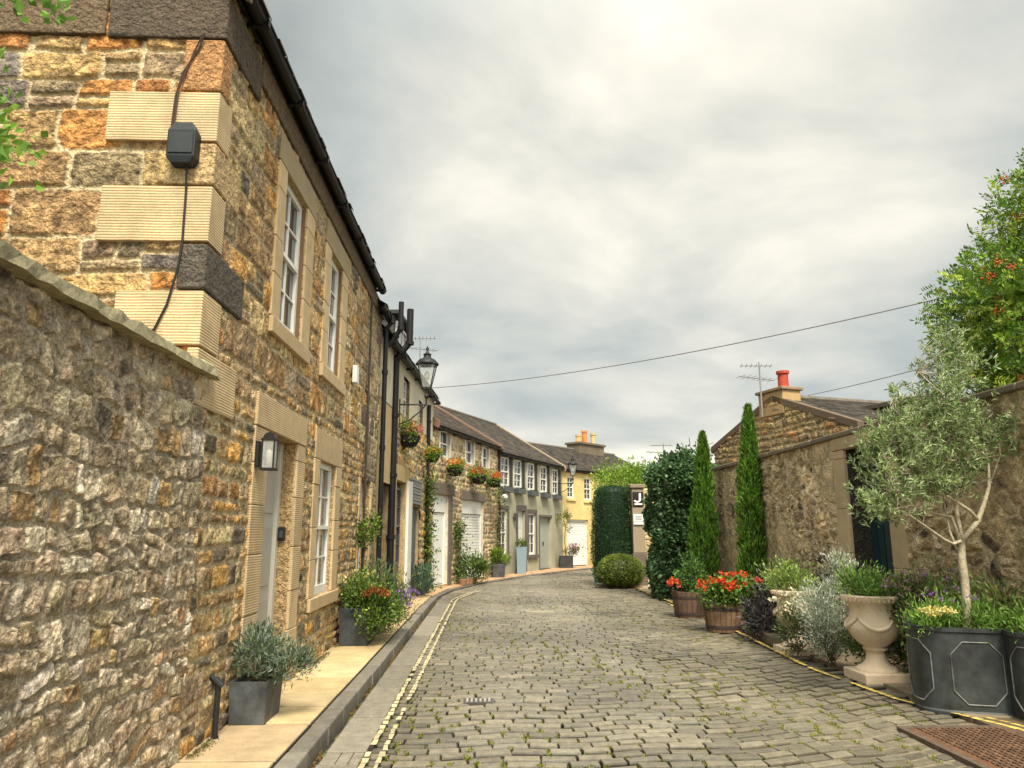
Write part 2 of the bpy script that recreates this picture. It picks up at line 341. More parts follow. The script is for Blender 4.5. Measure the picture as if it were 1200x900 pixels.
def flatwall(mb, F, u0, u1, v0, v1, openings, col, depth=.22):
    us = sorted({u0, u1, *[o[0] for o in openings], *[o[1] for o in openings]}); vs = sorted({v0, v1, *[o[2] for o in openings], *[o[3] for o in openings]})
    for i in range(len(us) - 1):
        for j in range(len(vs) - 1):
            cu = (us[i] + us[i + 1]) / 2; cv = (vs[j] + vs[j + 1]) / 2
            if any(a < cu < b and c < cv < d for a, b, c, d in openings): continue
            mb.add([F.P(us[i], vs[j]), F.P(us[i + 1], vs[j]), F.P(us[i + 1], vs[j + 1]), F.P(us[i], vs[j + 1])], [(0, 1, 2, 3)], col)
    reveals(mb, F, openings, col, depth)
def reveals(mb, F, openings, col, depth=.22, n=0.0):
    for a, b, c, d in openings:
        for p, q in (((a, c), (a, d)), ((a, d), (b, d)), ((b, d), (b, c)), ((b, c), (a, c))):
            mb.add([F.P(*p, n), F.P(*q, n), F.P(*q, -depth), F.P(*p, -depth)], [(0, 1, 2, 3)], col)
def body(parent, F, L, eave, dep, rise, col, m, n0=-.30):
    mb = MB(); prof = [(n0, -.05), (n0, eave), (-dep / 2, eave + rise - .06), (-dep, eave), (-dep, -.05)]
    V = [F.P(.02, z, n) for n, z in prof] + [F.P(L - .02, z, n) for n, z in prof]
    mb.add(V, [(i, (i + 1) % 5, (i + 1) % 5 + 5, i + 5) for i in range(5)], col)
    mb.F.append(np.array([(0, 1, 2), (0, 2, 3), (0, 3, 4), (5, 7, 6), (5, 8, 7), (5, 9, 8)]) + mb.n - 10)
    return mb.build('wall', m, parent)
def slates(parent, F, u0, u1, eave, dep, rise, seed, ov=.16, cols=((.065, .052, .038), (.085, .068, .05), (.05, .042, .034), (.10, .08, .055)), sw=.24, ex=.17, name='roof'):
    r = np.random.default_rng(seed); mb = MB(); run = dep / 2 + ov; k = rise / (dep / 2); e0 = eave - ov * k + .04
    sl = math.hypot(run, run * k); ny = int(sl / ex)
    for i in range(ny):
        a = i * ex / sl; b = min(1, (i + 1.35) * ex / sl); u = u0 - (i % 2) * sw / 2
        while u < u1:
            w_ = sw * r.uniform(.8, 1.15); x0 = max(u, u0) + .004; x1 = min(u + w_, u1) - .004
            if x1 - x0 > .02:
                t = r.uniform(.012, .024); j = r.uniform(-.02, .02) / sl
                n0, z0 = ov - (a + j) * run, e0 + (a + j) * run * k; n1, z1 = ov - b * run, e0 + b * run * k
                c = np.array(cols[r.integers(len(cols))]) * r.uniform(.35, .75)
                mb.add([F.P(x0, z0 + t, n0), F.P(x1, z0 + t, n0), F.P(x1, z1 + .004, n1), F.P(x0, z1 + .004, n1), F.P(x0, z0 - .006, n0), F.P(x1, z0 - .006, n0)], [(0, 1, 2, 3), (4, 5, 1, 0)], c)
            u += w_
    # far slope, boards under the slates, ridge
    zr = eave + rise
    mb.add([F.P(u0, e0 - .012, ov), F.P(u1, e0 - .012, ov), F.P(u1, zr + .028, -dep / 2), F.P(u0, zr + .028, -dep / 2)], [(0, 1, 2, 3)], cols[0])
    mb.add([F.P(u0, zr + .03, -dep / 2), F.P(u1, zr + .03, -dep / 2), F.P(u1, eave - .08, -dep - ov), F.P(u0, eave - .08, -dep - ov)], [(0, 1, 2, 3)], cols[0])
    o = mb.build(name, M_slate, parent)
    rb = MB(); rb.tube([F.P(u0, zr + .05, -dep / 2), F.P(u1, zr + .05, -dep / 2)], .075, (.13, .11, .09), 8); rb.build('ridge', M_slate, o)
    return o
def skew(mb, F, u, eave, dep, rise, wd=.14, th=.12, ov=.16, col=(.26, .21, .15)):
    k = rise / (dep / 2)
    for (n0, z0, n1, z1) in ((ov, eave - ov * k, -dep / 2, eave + rise), (-dep / 2, eave + rise, -dep - ov, eave - ov * k)):
        mb.add([F.P(u + s, z + q, n) for q in (-.1, th) for s, n, z in ((-wd, n0, z0), (wd, n0, z0), (wd, n1, z1), (-wd, n1, z1))], BOXF, col)
def sash(parent, F, u0, u1, v0, v1, n, nc=2, nr=2, col=WHITE, fw=.045, mw=.018, single=False):
    mb = MB(); B = lambda a, b, c, d, p=n, q=n + .045: mb.fbox(F, a, b, c, d, p, q, col)
    B(u0, u0 + fw, v0, v1); B(u1 - fw, u1, v0, v1); B(u0 + fw, u1 - fw, v0, v0 + fw * 1.4); B(u0 + fw, u1 - fw, v1 - fw, v1)
    vm = (v0 + v1) / 2; s0 = [(v0 + fw * 1.4, v1 - fw)]
    if not single: B(u0 + fw, u1 - fw, vm - .02, vm + .025, n + .002, n + .055); s0 = [(v0 + fw * 1.4, vm - .02), (vm + .025, v1 - fw)]
    for a, b in s0:
        for i in range(1, nc): x = u0 + fw + (u1 - u0 - 2 * fw) * i / nc; B(x - mw / 2, x + mw / 2, a, b, n + .005, n + .033)
        for i in range(1, nr):
            y = a + (b - a) * i / nr
            xs = [u0 + fw + (u1 - u0 - 2 * fw) * i2 / nc for i2 in range(nc + 1)]
            for q in range(nc): B(xs[q] + (mw / 2 if q else 0), xs[q + 1] - (mw / 2 if q < nc - 1 else 0), y - mw / 2, y + mw / 2, n + .006, n + .031)
    o = mb.build('window', M_paint, parent)
    g = MB(); g.add([F.P(u0 + .01, v0 + .01, n + .012), F.P(u1 - .01, v0 + .01, n + .012), F.P(u1 - .01, v1 - .01, n + .012), F.P(u0 + .01, v1 - .01, n + .012)], [(0, 1, 2, 3)]); g.build('pane', M_glass, o)
    return o
def blocks(parent, name, F, rects, n0, n1, m, col=SAND, bevel=.008, seed=1, gap=.006, var=.12):
    if parent.name.split('.')[0] not in ('stone_house', 'roadside_wall') and len(rects) > 1:
        for k_, q in enumerate(rects): blocks(parent, 'lintel' if (q[1] - q[0]) > (q[3] - q[2]) and name != 'sill' else ('jamb' if 'surround' in name else name), F, [q], n0, n1, m, col, bevel, seed + k_, gap, var)
        return
    r = np.random.default_rng(seed); mb = MB()
    for q in rects:
        a, b, c, d = q[:4]; cc = np.array(q[4] if len(q) > 4 else col) * r.uniform(1 - var, 1 + var)
        mb.fbox(F, a + gap / 2, b - gap / 2, c + gap / 2, d - gap / 2, n0, n1 + r.uniform(-.003, .003), cc)
    return mb.build(name, m, parent, bevel=bevel)
def stack(a, b, v0, v1, hs, alt=.0):
    """a jamb built up of blocks, widths alternating"""
    out = []; v = v0; i = 0
    while v < v1 - .02:
        h = min(hs[i % len(hs)], v1 - v); x = alt if i % 2 else 0
        out.append((a - x if alt > 0 else a, b if alt > 0 else b - x, v, v + h)); v += h; i += 1
    return out

# ------------------------------------------------------------ foliage
def leafquads(mb, C, Dr, L, W, col, droop=.25, r=rng):
    n = len(C); Dr = Dr / (np.linalg.norm(Dr, axis=1, keepdims=True) + 1e-9)
    rd = r.normal(size=(n, 3)); sd_ = np.cross(Dr, rd); sd_ /= np.linalg.norm(sd_, axis=1, keepdims=True) + 1e-9
    nm = np.cross(sd_, Dr); L = (L * r.uniform(.7, 1.25, n))[:, None]; W = (W * r.uniform(.75, 1.2, n))[:, None]
    V = np.stack([C, C + Dr * L * .5 + sd_ * W * .5 + nm * L * .04, C + Dr * L - nm * L * droop * .5, C + Dr * L * .5 - sd_ * W * .5 + nm * L * .04], 1).reshape(-1, 3)
    F = np.arange(4 * n).reshape(n, 4)
    cc = np.repeat(col, 4, 0)
    mb.add(V, F, cc)
def colmix(cols, n, r, lo=.7, hi=1.3):
    c = np.array(cols)[r.integers(0, len(cols), n)]; return c * r.uniform(lo, hi, (n, 1))
def bushleaves(mb, blobs, n, L, W, cols, sig=.25, clumps=None, up=.4, seed=0, shell=.35, cmul=(.55, 1.35)):
    r = np.random.default_rng(seed + 1000); vol = np.array([b[3] * b[4] * b[5] for b in blobs]) ** .8; vol /= vol.sum()
    nc = clumps or max(12, n // 45)
    bi = r.choice(len(blobs), nc, p=vol); d = r.normal(size=(nc, 3)); d /= np.linalg.norm(d, axis=1, keepdims=True)
    rad = r.random(nc) ** shell * r.uniform(.75, 1.08, nc)
    B = np.array([b[:6] for b in blobs]); cc = B[bi, :3] + d * B[bi, 3:6] * rad[:, None]; cb = r.uniform(cmul[0], cmul[1], nc)
    k = r.integers(0, nc, n); s = B[bi[k], 3:6].mean(1) * sig
    P = cc[k] + r.normal(size=(n, 3)) * s[:, None]
    out_ = P - B[bi[k], :3]; out_ /= np.linalg.norm(out_, axis=1, keepdims=True) + 1e-6
    D = out_ * .7 + r.normal(size=(n, 3)) * .6 + np.array((0, 0, up))
    leafquads(mb, P, D, L, W, colmix(cols, n, r) * cb[k][:, None], r=r)
def core(mb, c, rad, col, seed, amp=.12, k=18):
    r = np.random.default_rng(seed); V = []
    for i in range(k + 1):
        th = pi * i / k
        for j in range(2 * k):
            ph = pi * j / k; q = 1 + amp * (sin(3 * ph + seed) * sin(4 * th) + r.uniform(-.4, .4))
            V.append((c[0] + rad[0] * q * sin(th) * cos(ph), c[1] + rad[1] * q * sin(th) * sin(ph), c[2] + rad[2] * q * cos(th)))
    n = 2 * k
    mb.add(V, [(i * n + j, i * n + (j + 1) % n, (i + 1) * n + (j + 1) % n, (i + 1) * n + j) for i in range(k) for j in range(n)], col)
def stems(mb, base, blobs, n, rad, col, seed):
    r = np.random.default_rng(seed)
    for i in range(n):
        b = blobs[r.integers(len(blobs))]; t = np.array(b[:3]) + r.normal(size=3) * np.array(b[3:6]) * .45
        b0 = np.array(base) + np.array((r.uniform(-.5, .5) * rad * 8, r.uniform(-.5, .5) * rad * 8, 0)); m = (b0 + t) / 2 + r.normal(size=3) * .1 * np.linalg.norm(t - b0)
        mb.tube([b0, m, t], [rad, rad * .7, rad * .3], col, 5)
def plant(name, label, cat, base, blobs, n, L, W, cols, group=None, seed=0, nst=10, srad=.006, flowers=None, corecol=None, up=.4, sig=.25, stemcol=(.09, .07, .035), shell=.35, cmul=(.55, 1.35)):
    t = thing(name, label, cat, base, group)
    mb = MB(); bushleaves(mb, blobs, n, L, W, cols, seed=seed, up=up, sig=sig, shell=shell, cmul=cmul)
    if corecol is not None:
        for i, b in enumerate(blobs): core(mb, b[:3], [x * .78 for x in b[3:6]], corecol, i + seed)
    mb.build('foliage', M_leaf, t)
    sb = MB(); stems(sb, base, blobs, nst, srad, stemcol, seed); sb.build('stem', M_bark, t)
    if flowers:
        fb = MB()
        for blobs_, nn_, sz, fc in flowers:
            r = np.random.default_rng(seed + 77); 
            for i in range(nn_):
                b = blobs_[r.integers(len(blobs_))]; d = r.normal(size=3); d /= np.linalg.norm(d); d[2] = abs(d[2]) * .8 + .1
                c = np.array(b[:3]) + d * np.array(b[3:6]) * r.uniform(.85, 1.1); q = 9
                D = r.normal(size=(q, 3)) + d * .8; leafquads(fb, np.tile(c, (q, 1)) + r.normal(size=(q, 3)) * sz * .35, D, sz, sz * .8, colmix(fc, q, r), r=r)
        fb.build('blossom', M_leaf, t)
    return t
GREEN = [(.07, .13, .022), (.11, .18, .032), (.045, .09, .015), (.15, .21, .04)]
DARKG = [(.015, .045, .015), (.025, .065, .02), (.035, .08, .025)]
BRIGHTG = [(.20, .31, .035), (.14, .25, .035), (.27, .36, .06), (.10, .18, .025)]
SILVER = [(.25, .31, .20), (.13, .18, .12), (.28, .33, .27), (.09, .13, .07)]
REDF = [(.65, .03, .015), (.75, .07, .02), (.70, .14, .03)]
ORANGE = [(.75, .18, .03), (.6, .09, .02), (.75, .30, .05)]
PURPLE = [(.28, .14, .42), (.40, .22, .50), (.2, .1, .33)]
YELLOW = [(.65, .55, .15), (.7, .65, .3)]

# ============================================================ GROUND
LEFT = [(-2.05, -6), (-2.05, 13.45), (-1.62, 20.87), (.28, 26.8), (3.23, 33.3), (8.7, 39.2), (14, 44)]
KERB = [(-1.25, -6), (-1.25, 14), (-1.26, 18.8), (-1.0, 21), (-.35, 23.1), (.62, 25.6), (1.7, 27.9), (4.25, 32.5), (9.5, 38.0), (15, 43)]
def lerp_x(P, y):
    ys = [p[1] for p in P]; return float(np.interp(y, ys, [p[0] for p in P]))
mb = MB(); n = 48; xs = np.concatenate([-np.geomspace(900, 6, 14), np.linspace(-5, 12, 18), np.geomspace(14, 900, 14)]); ys = np.concatenate([-np.geomspace(600, 8, 10), np.linspace(-6, 50, 30), np.geomspace(56, 1500, 14)])
X, Y = np.meshgrid(xs, ys); idx = np.arange(X.size).reshape(X.shape)
mb.add(np.stack([X, Y, X * 0 - .06], -1), np.stack([idx[:-1, :-1], idx[:-1, 1:], idx[1:, 1:], idx[1:, :-1]], -1).reshape(-1, 4), (.12, .10, .07))
tag(mb.build('ground', M_soil, loc=(0, 0, -.06)), kind='structure')
# joint bed under the setts: grit and moss
def bedmat():
    m, t, b = mat('sett_joint_grit'); n, l = t.nodes, t.links; g = n.new('ShaderNodeNewGeometry')
    a = n.new('ShaderNodeTexNoise'); a.inputs['Scale'].default_value = 3.2; a.inputs['Detail'].default_value = 6; l.new(g.outputs['Position'], a.inputs['Vector'])
    r = n.new('ShaderNodeValToRGB'); l.new(a.outputs[0], r.inputs[0]); e = r.color_ramp.elements
    e[0].position = .42; e[0].color = (.035, .03, .02, 1); e[1].position = .62; e[1].color = (.15, .17, .025, 1); x = e.new(.52); x.color = (.06, .055, .025, 1)
    l.new(r.outputs[0], b.inputs['Base Color']); b.inputs['Roughness'].default_value = .95
    f = n.new('ShaderNodeTexNoise'); f.inputs['Scale'].default_value = 90; l.new(g.outputs['Position'], f.inputs['Vector']); bp = n.new('ShaderNodeBump'); bp.inputs['Distance'].default_value = .02; l.new(f.outputs[0], bp.inputs['Height']); l.new(bp.outputs[0], b.inputs['Normal'])
    return m
mb = MB(); mb.add([(-1.3, -6, -.042), (16, -6, -.042), (16, 45, -.042), (-1.3, 45, -.042)], [(0, 1, 2, 3)]); tag(mb.build('road_bed', bedmat(), loc=(0, 0, -.042)), kind='structure')
# old pale mortar filling the joints near the right kerb
gx, gy_ = np.meshgrid(np.linspace(1.6, 4.3, 90), np.linspace(3.5, 11.5, 200)); mk = vnoise(gx, gy_, 5, .9) * .6 + vnoise(gx, gy_, 6, .3) * .3 - np.abs(gx - 3.1 - (7 - gy_) * .02) * .42 - np.clip(gy_ - 8, 0, 9) * .12
hz = np.clip((mk - .08) * .2, -.06, .002) - .02 + fbm(gx, gy_, 8, .1, 2) * .012; ix = np.arange(gx.size).reshape(gx.shape); mb = MB()
mb.add(np.stack([gx, gy_, hz], -1), np.stack([ix[:-1, :-1], ix[:-1, 1:], ix[1:, 1:], ix[1:, :-1]], -1).reshape(-1, 4), (.20, .17, .115)); tag(mb.build('road_mortar', M_sett, loc=(0, 0, 0), smooth=True), kind='structure')
def roff(x): return .10 * max(0, x - .5) ** 1.7 + .04 * sin(x * 2.1) + .03 * sin(x * 5.3 + 1)
def Rx(y): return 4.12 if y < 22.5 else min(14, 4.12 + (y - 22.5) * 1.1)
def Lx(y): return -.885 if y < 16.8 else max(-.885 - (.33 if y > 17.2 else 0), lerp_x(KERB, y)) + .03
mb = MB(); ms = MB(); r = np.random.default_rng(3)
rh = .150; row = -8; VV = []; FF = []; CC = []; mossP = []
T = np.array([(-1, -1), (1, -1), (1, 1), (-1, 1)])
while row * rh < 39:
    yb = row * rh + 1.2; x = Lx(yb) + r.uniform(0, .02); jx = r.uniform(-.01, .01)
    if row % 2: x += 0
    first = True
    while x < Rx(yb + .4) :
        wd = r.uniform(.19, .29) * (.6 if first and row % 2 else 1); first = False
        cx = x + wd / 2; cy = yb + roff(cx) * (1 if yb < 30 else .2) + jx + .03 * sin(yb * 1.3 + cx * .7)
        if cx + wd / 2 > Rx(cy) + .02 or cx - wd / 2 < Lx(cy) - .05: x += wd; continue
        slope = (roff(cx + .05) - roff(cx - .05)) / .1
        g = r.uniform(.006, .018); gy = r.uniform(.032, .050)
        hw, hh = wd / 2 - g / 2, rh / 2 - gy / 2
        z = r.uniform(-.006, .006) + .012 * sin(cx * 1.7 + cy * .9) ; tx, ty = r.normal(0, .015), r.normal(0, .025)
        co = np.array(((.29, .25, .17), (.25, .215, .15), (.34, .295, .20), (.20, .175, .13), (.26, .24, .18))[r.integers(5)]) * .5 + np.array((.27, .235, .165)) * .5; co = co * np.array((.60, .60, .60)) * r.uniform(.78, 1.18) * (.62 + .5 * float(vnoise(np.array(cx + 5.), np.array(cy), 4, 1.1)))
        if r.random() < .0: co = np.array((.34, .30, .20))
        jj = r.uniform(-.005, .005, (4, 2)); ring = []
        for (sx, sy, zz, ins) in ((0, 0, -.06, -.002), (0, 0, -.020, 0), (0, 0, -.004, .006), (0, 0, 0, .017)):
            for q in range(4):
                px = T[q, 0] * (hw - ins * .5) + jj[q, 0]; py = T[q, 1] * (hh - ins) + jj[q, 1]
                ring.append((cx + px - py * slope * .5, cy + py + px * slope, z + zz + px * tx + py * ty))
        V = np.array(ring); F = [(a * 4 + q, a * 4 + (q + 1) % 4, (a + 1) * 4 + (q + 1) % 4, (a + 1) * 4 + q) for a in range(3) for q in range(4)] + [(12, 13, 14, 15)]
        cv = np.tile(co, (16, 1)); cv[:4] *= .15; cv[4:8] *= .3; cv[8:12] *= .85; cv[12:] *= 1.12  # shade put into the colour: sides darken down into the joint, top lightened
        VV.append(V); FF.append(np.array(F) + 16 * (len(VV) - 1)); CC.append(cv)
        if cy < 19 and r.random() < .75 - cy * .03: mossP.append((cx - wd / 2 + r.normal(0, .008), cy + r.uniform(-.5, .5) * rh, .0))
        if cy < 12 and r.random() < .22: mossP.append((cx + r.uniform(-.5, .5) * wd, cy - rh / 2, 0))
        x += wd
    row += 1
mb.add(np.concatenate(VV), np.concatenate(FF), np.concatenate(CC)); tag(mb.build('road', M_sett, loc=(0, 0, 0), smooth=False), kind='structure')
P = np.repeat(np.array(mossP), 26, 0) + r.normal(size=(len(mossP) * 26, 3)) * np.array((.013, .030, .003)) + np.array((0, 0, -.012))
mb = MB(); leafquads(mb, P, r.normal(size=P.shape) + np.array((0, 0, 1.2)), .020, .010, colmix([(.20, .23, .02), (.28, .29, .03), (.12, .14, .02)], len(P), r), r=r)
tag(mb.build('moss', M_leaf, loc=(0, 0, 0)), 'yellow green moss growing in the joints between the setts', 'moss', kind='stuff')
# smooth gutter slabs and litter in the kerb joint
mb = MB(); y = -3.2; r = np.random.default_rng(5)
yj = [-3, -1.5, -.2, 1.2, 2.4, 3.6, 4.7, 5.62, 5.90, 6.95, 8.2, 9.5, 10.8, 12.1, 13.4, 14.7, 15.8, 16.9, 18.1]
for a, b in zip(yj[:-1], yj[1:]):
    c = np.array((.20, .18, .14)) * r.uniform(.82, 1.15)
    if abs(a - 5.62) < .01:
        for x0, x1 in ((-1.19, -1.08), (-1.075, -.99), (-.985, -.91)): mb.box((x0, a + .012, -.05), (x1, b - .012, .002), c * .95)
    else: mb.box((-1.195, a + .018, -.05), (-.905, b - .018, .004 + r.uniform(-.003, .003)), c)
tag(mb.build('gutter', M_kerb, loc=(0, 0, 0), bevel=.008), kind='structure')
Pn = 2600; r = np.random.default_rng(6); P = np.stack([r.normal(-1.222, .012, Pn), r.uniform(2.5, 18, Pn), r.uniform(-.02, .004, Pn)], 1)
kk = vnoise(P[:, 1] * 1.0, P[:, 1] * 0, 3, .35) > .42; P = P[kk]
mb = MB(); leafquads(mb, P, r.normal(size=P.shape) + np.array((0, 0, .4)), .024, .013, colmix([(.22, .12, .03), (.14, .13, .03), (.30, .17, .05), (.10, .07, .03)], len(P), r), r=r)
tag(mb.build('leaf_litter', M_leaf, loc=(0, 0, 0)), 'brown leaf litter and weeds along the kerb joint', 'litter', kind='stuff')
kk = 5200; P = np.stack([-2.0 + np.abs(r.normal(0, .035, kk)), r.uniform(2.5, 13.2, kk), .125 + r.random(kk) * .012], 1); P = P[vnoise(P[:, 1], P[:, 1] * 0, 12, .22) > .5]
mb = MB(); leafquads(mb, P, r.normal(size=P.shape) + np.array((0, 0, .5)), .02, .009, colmix([(.16, .18, .04), (.10, .12, .03), (.22, .16, .08), (.12, .09, .05)], len(P), r), r=r)
tag(mb.build('wall_foot_weeds', M_leaf, loc=(0, 0, 0)), 'small weeds and dirt along the foot of the left walls', 'weeds', kind='stuff')
# kerb stones and pavement
def along(P, ds):
    out = []; 
    for (a, b) in zip(P[:-1], P[1:]):
        L = math.dist(a, b); k = max(1, round(L / ds))
        for i in range(k): out.append((a[0] + (b[0] - a[0]) * i / k, a[1] + (b[1] - a[1]) * i / k))
    out.append(P[-1]); return out
mb = MB(); r = np.random.default_rng(8); y = -5.5
while y < 18.6:
    l = r.uniform(.45, .85); y1 = min(y + l, 18.8); dzz = .112 if y < 15.5 else .12 - (y - 15.5) * .03
    c = np.array((.17, .155, .125)) * r.uniform(.72, 1.2); x = r.uniform(-.006, .006)
    mb.box((-1.385, y + .010, -.05), (-1.24 + x, y1 - .014, dzz + r.uniform(-.003, .003)), c); y = y1
K2 = along([p for p in KERB if p[1] > 18.7], .6)
for a, b in zip(K2[:-1], K2[1:]):
    d = np.array(b) - np.array(a); d /= np.linalg.norm(d); nn_ = np.array((-d[1], d[0])) * .13; a_, b_ = np.array(a) + d * .005, np.array(b) - d * .005
    mb.add([(*p, z) for z in (-.05, .035) for p in (a_, b_, b_ + nn_, a_ + nn_)], BOXF, np.array((.13, .115, .095)) * r.uniform(.8, 1.2))
tag(mb.build('kerb', M_kerb, loc=(0, 0, 0), bevel=.014), kind='structure')
mb = MB(); yj = [-5.5, -4.6, -3.7, -2.8, -1.9, -1, -.1, .8, 1.7, 2.6, 3.5, 4.4, 5.28, 6.24, 6.82, 7.37, 8.15, 9.04, 9.9, 10.7, 11.5, 12.3, 13.1, 14, 15, 16, 17, 18, 18.8]
for a, b in zip(yj[:-1], yj[1:]):
    c = np.array((.46, .35, .20)) * r.uniform(.80, 1.12) * np.array((1, r.uniform(.98, 1.04), r.uniform(.9, 1.05)))
    xl = lerp_x(LEFT, (a + b) / 2); dzz = .12 if a < 15 else .12 - (a - 15) * .018
    if a > 10.5: c = np.array((.44, .31, .17)) * r.uniform(.9, 1.08)
    mb.box((xl - .12, a + .022, -.05), (-1.402, b - .022, dzz + r.uniform(-.003, .003)), c)
L2 = [(-2.05, 18.8), (-1.62, 20.87), (-.67, 23.8), (.28, 26.8), (1.75, 30.05), (3.23, 33.3), (8.7, 39.2)]
K3 = [(-1.39, 18.8), (-1.14, 21.05), (-.48, 23.15), (.5, 25.66), (1.58, 27.96), (4.14, 32.56), (9.4, 38.1)]
for i in range(6):
    k = 4
    for j in range(k):
        f = lambda Q, t: (Q[i][0] + (Q[i + 1][0] - Q[i][0]) * t, Q[i][1] + (Q[i + 1][1] - Q[i][1]) * t)
        a, b, c_, d_ = f(L2, j / k + .004), f(K3, j / k + .004), f(K3, (j + 1) / k - .004), f(L2, (j + 1) / k - .004)
        o_ = np.array((-.15, .05)); mb.add([(*p, z) for z in (-.05, .05) for p in ((a[0] - .15, a[1] + .05), b, c_, (d_[0] - .15, d_[1] + .05))], BOXF, np.array((.42, .27, .15)) * r.uniform(.88, 1.1))
tag(mb.build('pavement', M_pave, loc=(0, 0, 0), bevel=.007), kind='structure')
mb = MB(); mb.box((-2.15, -5, -.05), (-1.392, 15, .106), (.022, .017, .011)); mb.box((-1.38, -5, -.05), (-1.262, 15, .094), (.02, .017, .012)); mb.box((-1.19, -3, -.05), (-.915, 17, -.008), (.02, .018, .012)); tag(mb.build('joint_bedding', M_soil, loc=(0, 0, 0)), kind='structure')
# yellow lines, painted on the setts and worn off at the joints
mb = MB(); r = np.random.default_rng(9)
def paint(x0f, wd, y0, y1, wear, col, step=.10):
    y = y0
    while y < y1:
        if r.random() > wear:
            x = x0f(y) + r.uniform(-.006, .006); h = step * r.uniform(.72, .98); w2 = wd * r.uniform(.75, 1.05)
            s_ = [r.uniform(-.008, .008) for _ in range(4)]
            mb.add([(x - w2 / 2 + s_[0], y, .027), (x + w2 / 2 + s_[1], y, .027), (x2 := x0f(y + h) + w2 / 2 + s_[2], y + h, .027), (x0f(y + h) - w2 / 2 + s_[3], y + h, .027)], [(0, 1, 2, 3)], np.array(col) * r.uniform(.8, 1.15))
        y += step
YC = (.46, .40, .24)
bendl = lambda off: (lambda y: off + (0 if y < 17.5 else (y - 17.5) ** 1.6 * .09))
paint(bendl(-.865), .045, -3, 20.5, .06, YC, .15); paint(bendl(-.765), .04, -3, 20.5, .12, YC, .15)
yr = lambda off: (lambda y: off + float(np.interp(y, [0, 5, 6.3, 7.4, 9, 12, 18, 22.5], [4.6, 4.45, 4.3, 3.90, 3.76, 3.95, 4.12, 4.1])))
YC2 = (.68, .50, .12)
paint(yr(0), .06, 0, 22, .12, YC2); paint(yr(.12), .05, 0, 7.2, .15, YC2); paint(yr(-.13), .05, 14.2, 17, .4, YC2)
tag(mb.build('yellow_line', M_line, loc=(0, 0, 0)), kind='structure')
# right verge: worn flags and earth between the road and the garden wall
mb = MB(); y = -5
while y < 23:
    l = r.uniform(.5, 1.0); x = 4.15
    while x < 5.1:
        w_ = r.uniform(.25, .5); mb.box((x + .006, y + .006, -.05), (min(x + w_, 5.15) - .006, y + l - .006, .028 + r.uniform(-.006, .006)), np.array(((.22, .17, .11), (.16, .12, .08), (.42, .32, .19))[2 if y > 18.5 else r.integers(2)]) * r.uniform(.8, 1.2)); x += w_
    y += l
mb.box((5.0, 19, -.05), (12, 30, .02), (.36, .28, .17))
tag(mb.build('path', M_pave, loc=(0, 0, 0), bevel=.006), kind='structure')
# raised kerb stones by the urns
for i, (x, y, l) in enumerate(((4.05, 11.15, .42), (4.03, 10.66, .4), (4.02, 10.2, .4))):
    mb = MB(); mb.box((x - .07, y - l / 2, 0), (x + .09, y + l / 2 - .01, .15), (.15, .12, .09)); o = mb.build('edging_stone', M_kerb, bevel=.02)
    tag(o, ['rough dark edging stone nearest the wooden half barrel of red flowers', 'rough dark edging stone in the middle of the row of three', 'rough dark edging stone closest to the smaller stone urn'][i], 'edging stone', 'edging stones between the barrel and the urn')
# iron grate
t = thing('drain_grate', 'rusty brown patterned iron grate set in the road below the lead planters', 'grate', (3.95, 5.75, 0))
mb = MB(); mb.box((3.42, 5.15, -.02), (4.28, 6.38, .016), (.12, .06, .03))
for i in range(16):
    for j in range(22):
        x = 3.49 + i * .05; y = 5.21 + j * .053; mb.box((x, y, .01), (x + .030, y + .033, .026), np.array((.13, .075, .045)) * random.uniform(.7, 1.2))
mb.build('plate', M_rust, t)
mb = MB(); 
for a, b in (((3.36, 5.09), (4.34, 5.145)), ((3.36, 6.385), (4.34, 6.44)), ((3.36, 5.15), (3.415, 6.38)), ((4.285, 5.15), (4.34, 6.38))): mb.box((*a, -.02), (*b, .022), (.10, .07, .05))
mb.build('frame', M_rust, t, bevel=.004)
mb = MB(); mb.box((.72, 15.3, -.02), (1.3, 15.55, .02), (.27, .24, .18)); tag(mb.build('stone_cover', M_kerb, bevel=.01), 'pale flat stone strip set among the setts in mid road', 'stone strip')
t = thing('manhole_cover', 'small dark iron cover with slots sunk in the setts near the camera', 'manhole cover', (-.1, 7.52, 0))
mb = MB(); mb.box((-.24, 7.43, -.02), (.04, 7.61, .012), (.07, .065, .06)); mb.build('plate', M_metal, t)
mb = MB()
for i in range(6): mb.box((-.215 + i * .042, 7.455, .01), (-.195 + i * .042, 7.585, .02), (.3, .28, .24))
mb.build('bar', M_metal, t)
#@@PART2

# ============================================================ HOUSE 1 (big rubble house on the left)
H1 = Fr((-2.05, 5.08), (-2.05, 13.42)); G1 = Fr((-10.05, 5.08), (-2.05, 5.08))
oY = 5.08
h1 = thing('stone_house', 'two storey house of brown rubble with ribbed sandstone corner blocks, nearest on left', 'house', (-2.05, 9.2, 0))
ops = [(6.87 - oY, 7.70 - oY, 3.55, 5.10), (8.98 - oY, 9.72 - oY, 3.57, 5.10), (6.80 - oY, 7.84 - oY, .12, 2.50), (8.90 - oY, 9.84 - oY, .85, 2.43), (11.75 - oY, 12.75 - oY, .12, 2.42)]
mb = MB()
rubble(mb, H1, 0, 6.9, 0, 5.75, .0145, 11, P_H1, ops, stones=layout(0, 6.9, 0, 2.95, np.random.default_rng(3), (.09, .22), (.10, .34), .35) + layout(0, 6.9, 2.95, 5.75, np.random.default_rng(4), (.15, .33), (.18, .55), .35), depth=.018, gap=.009, rough=.015)
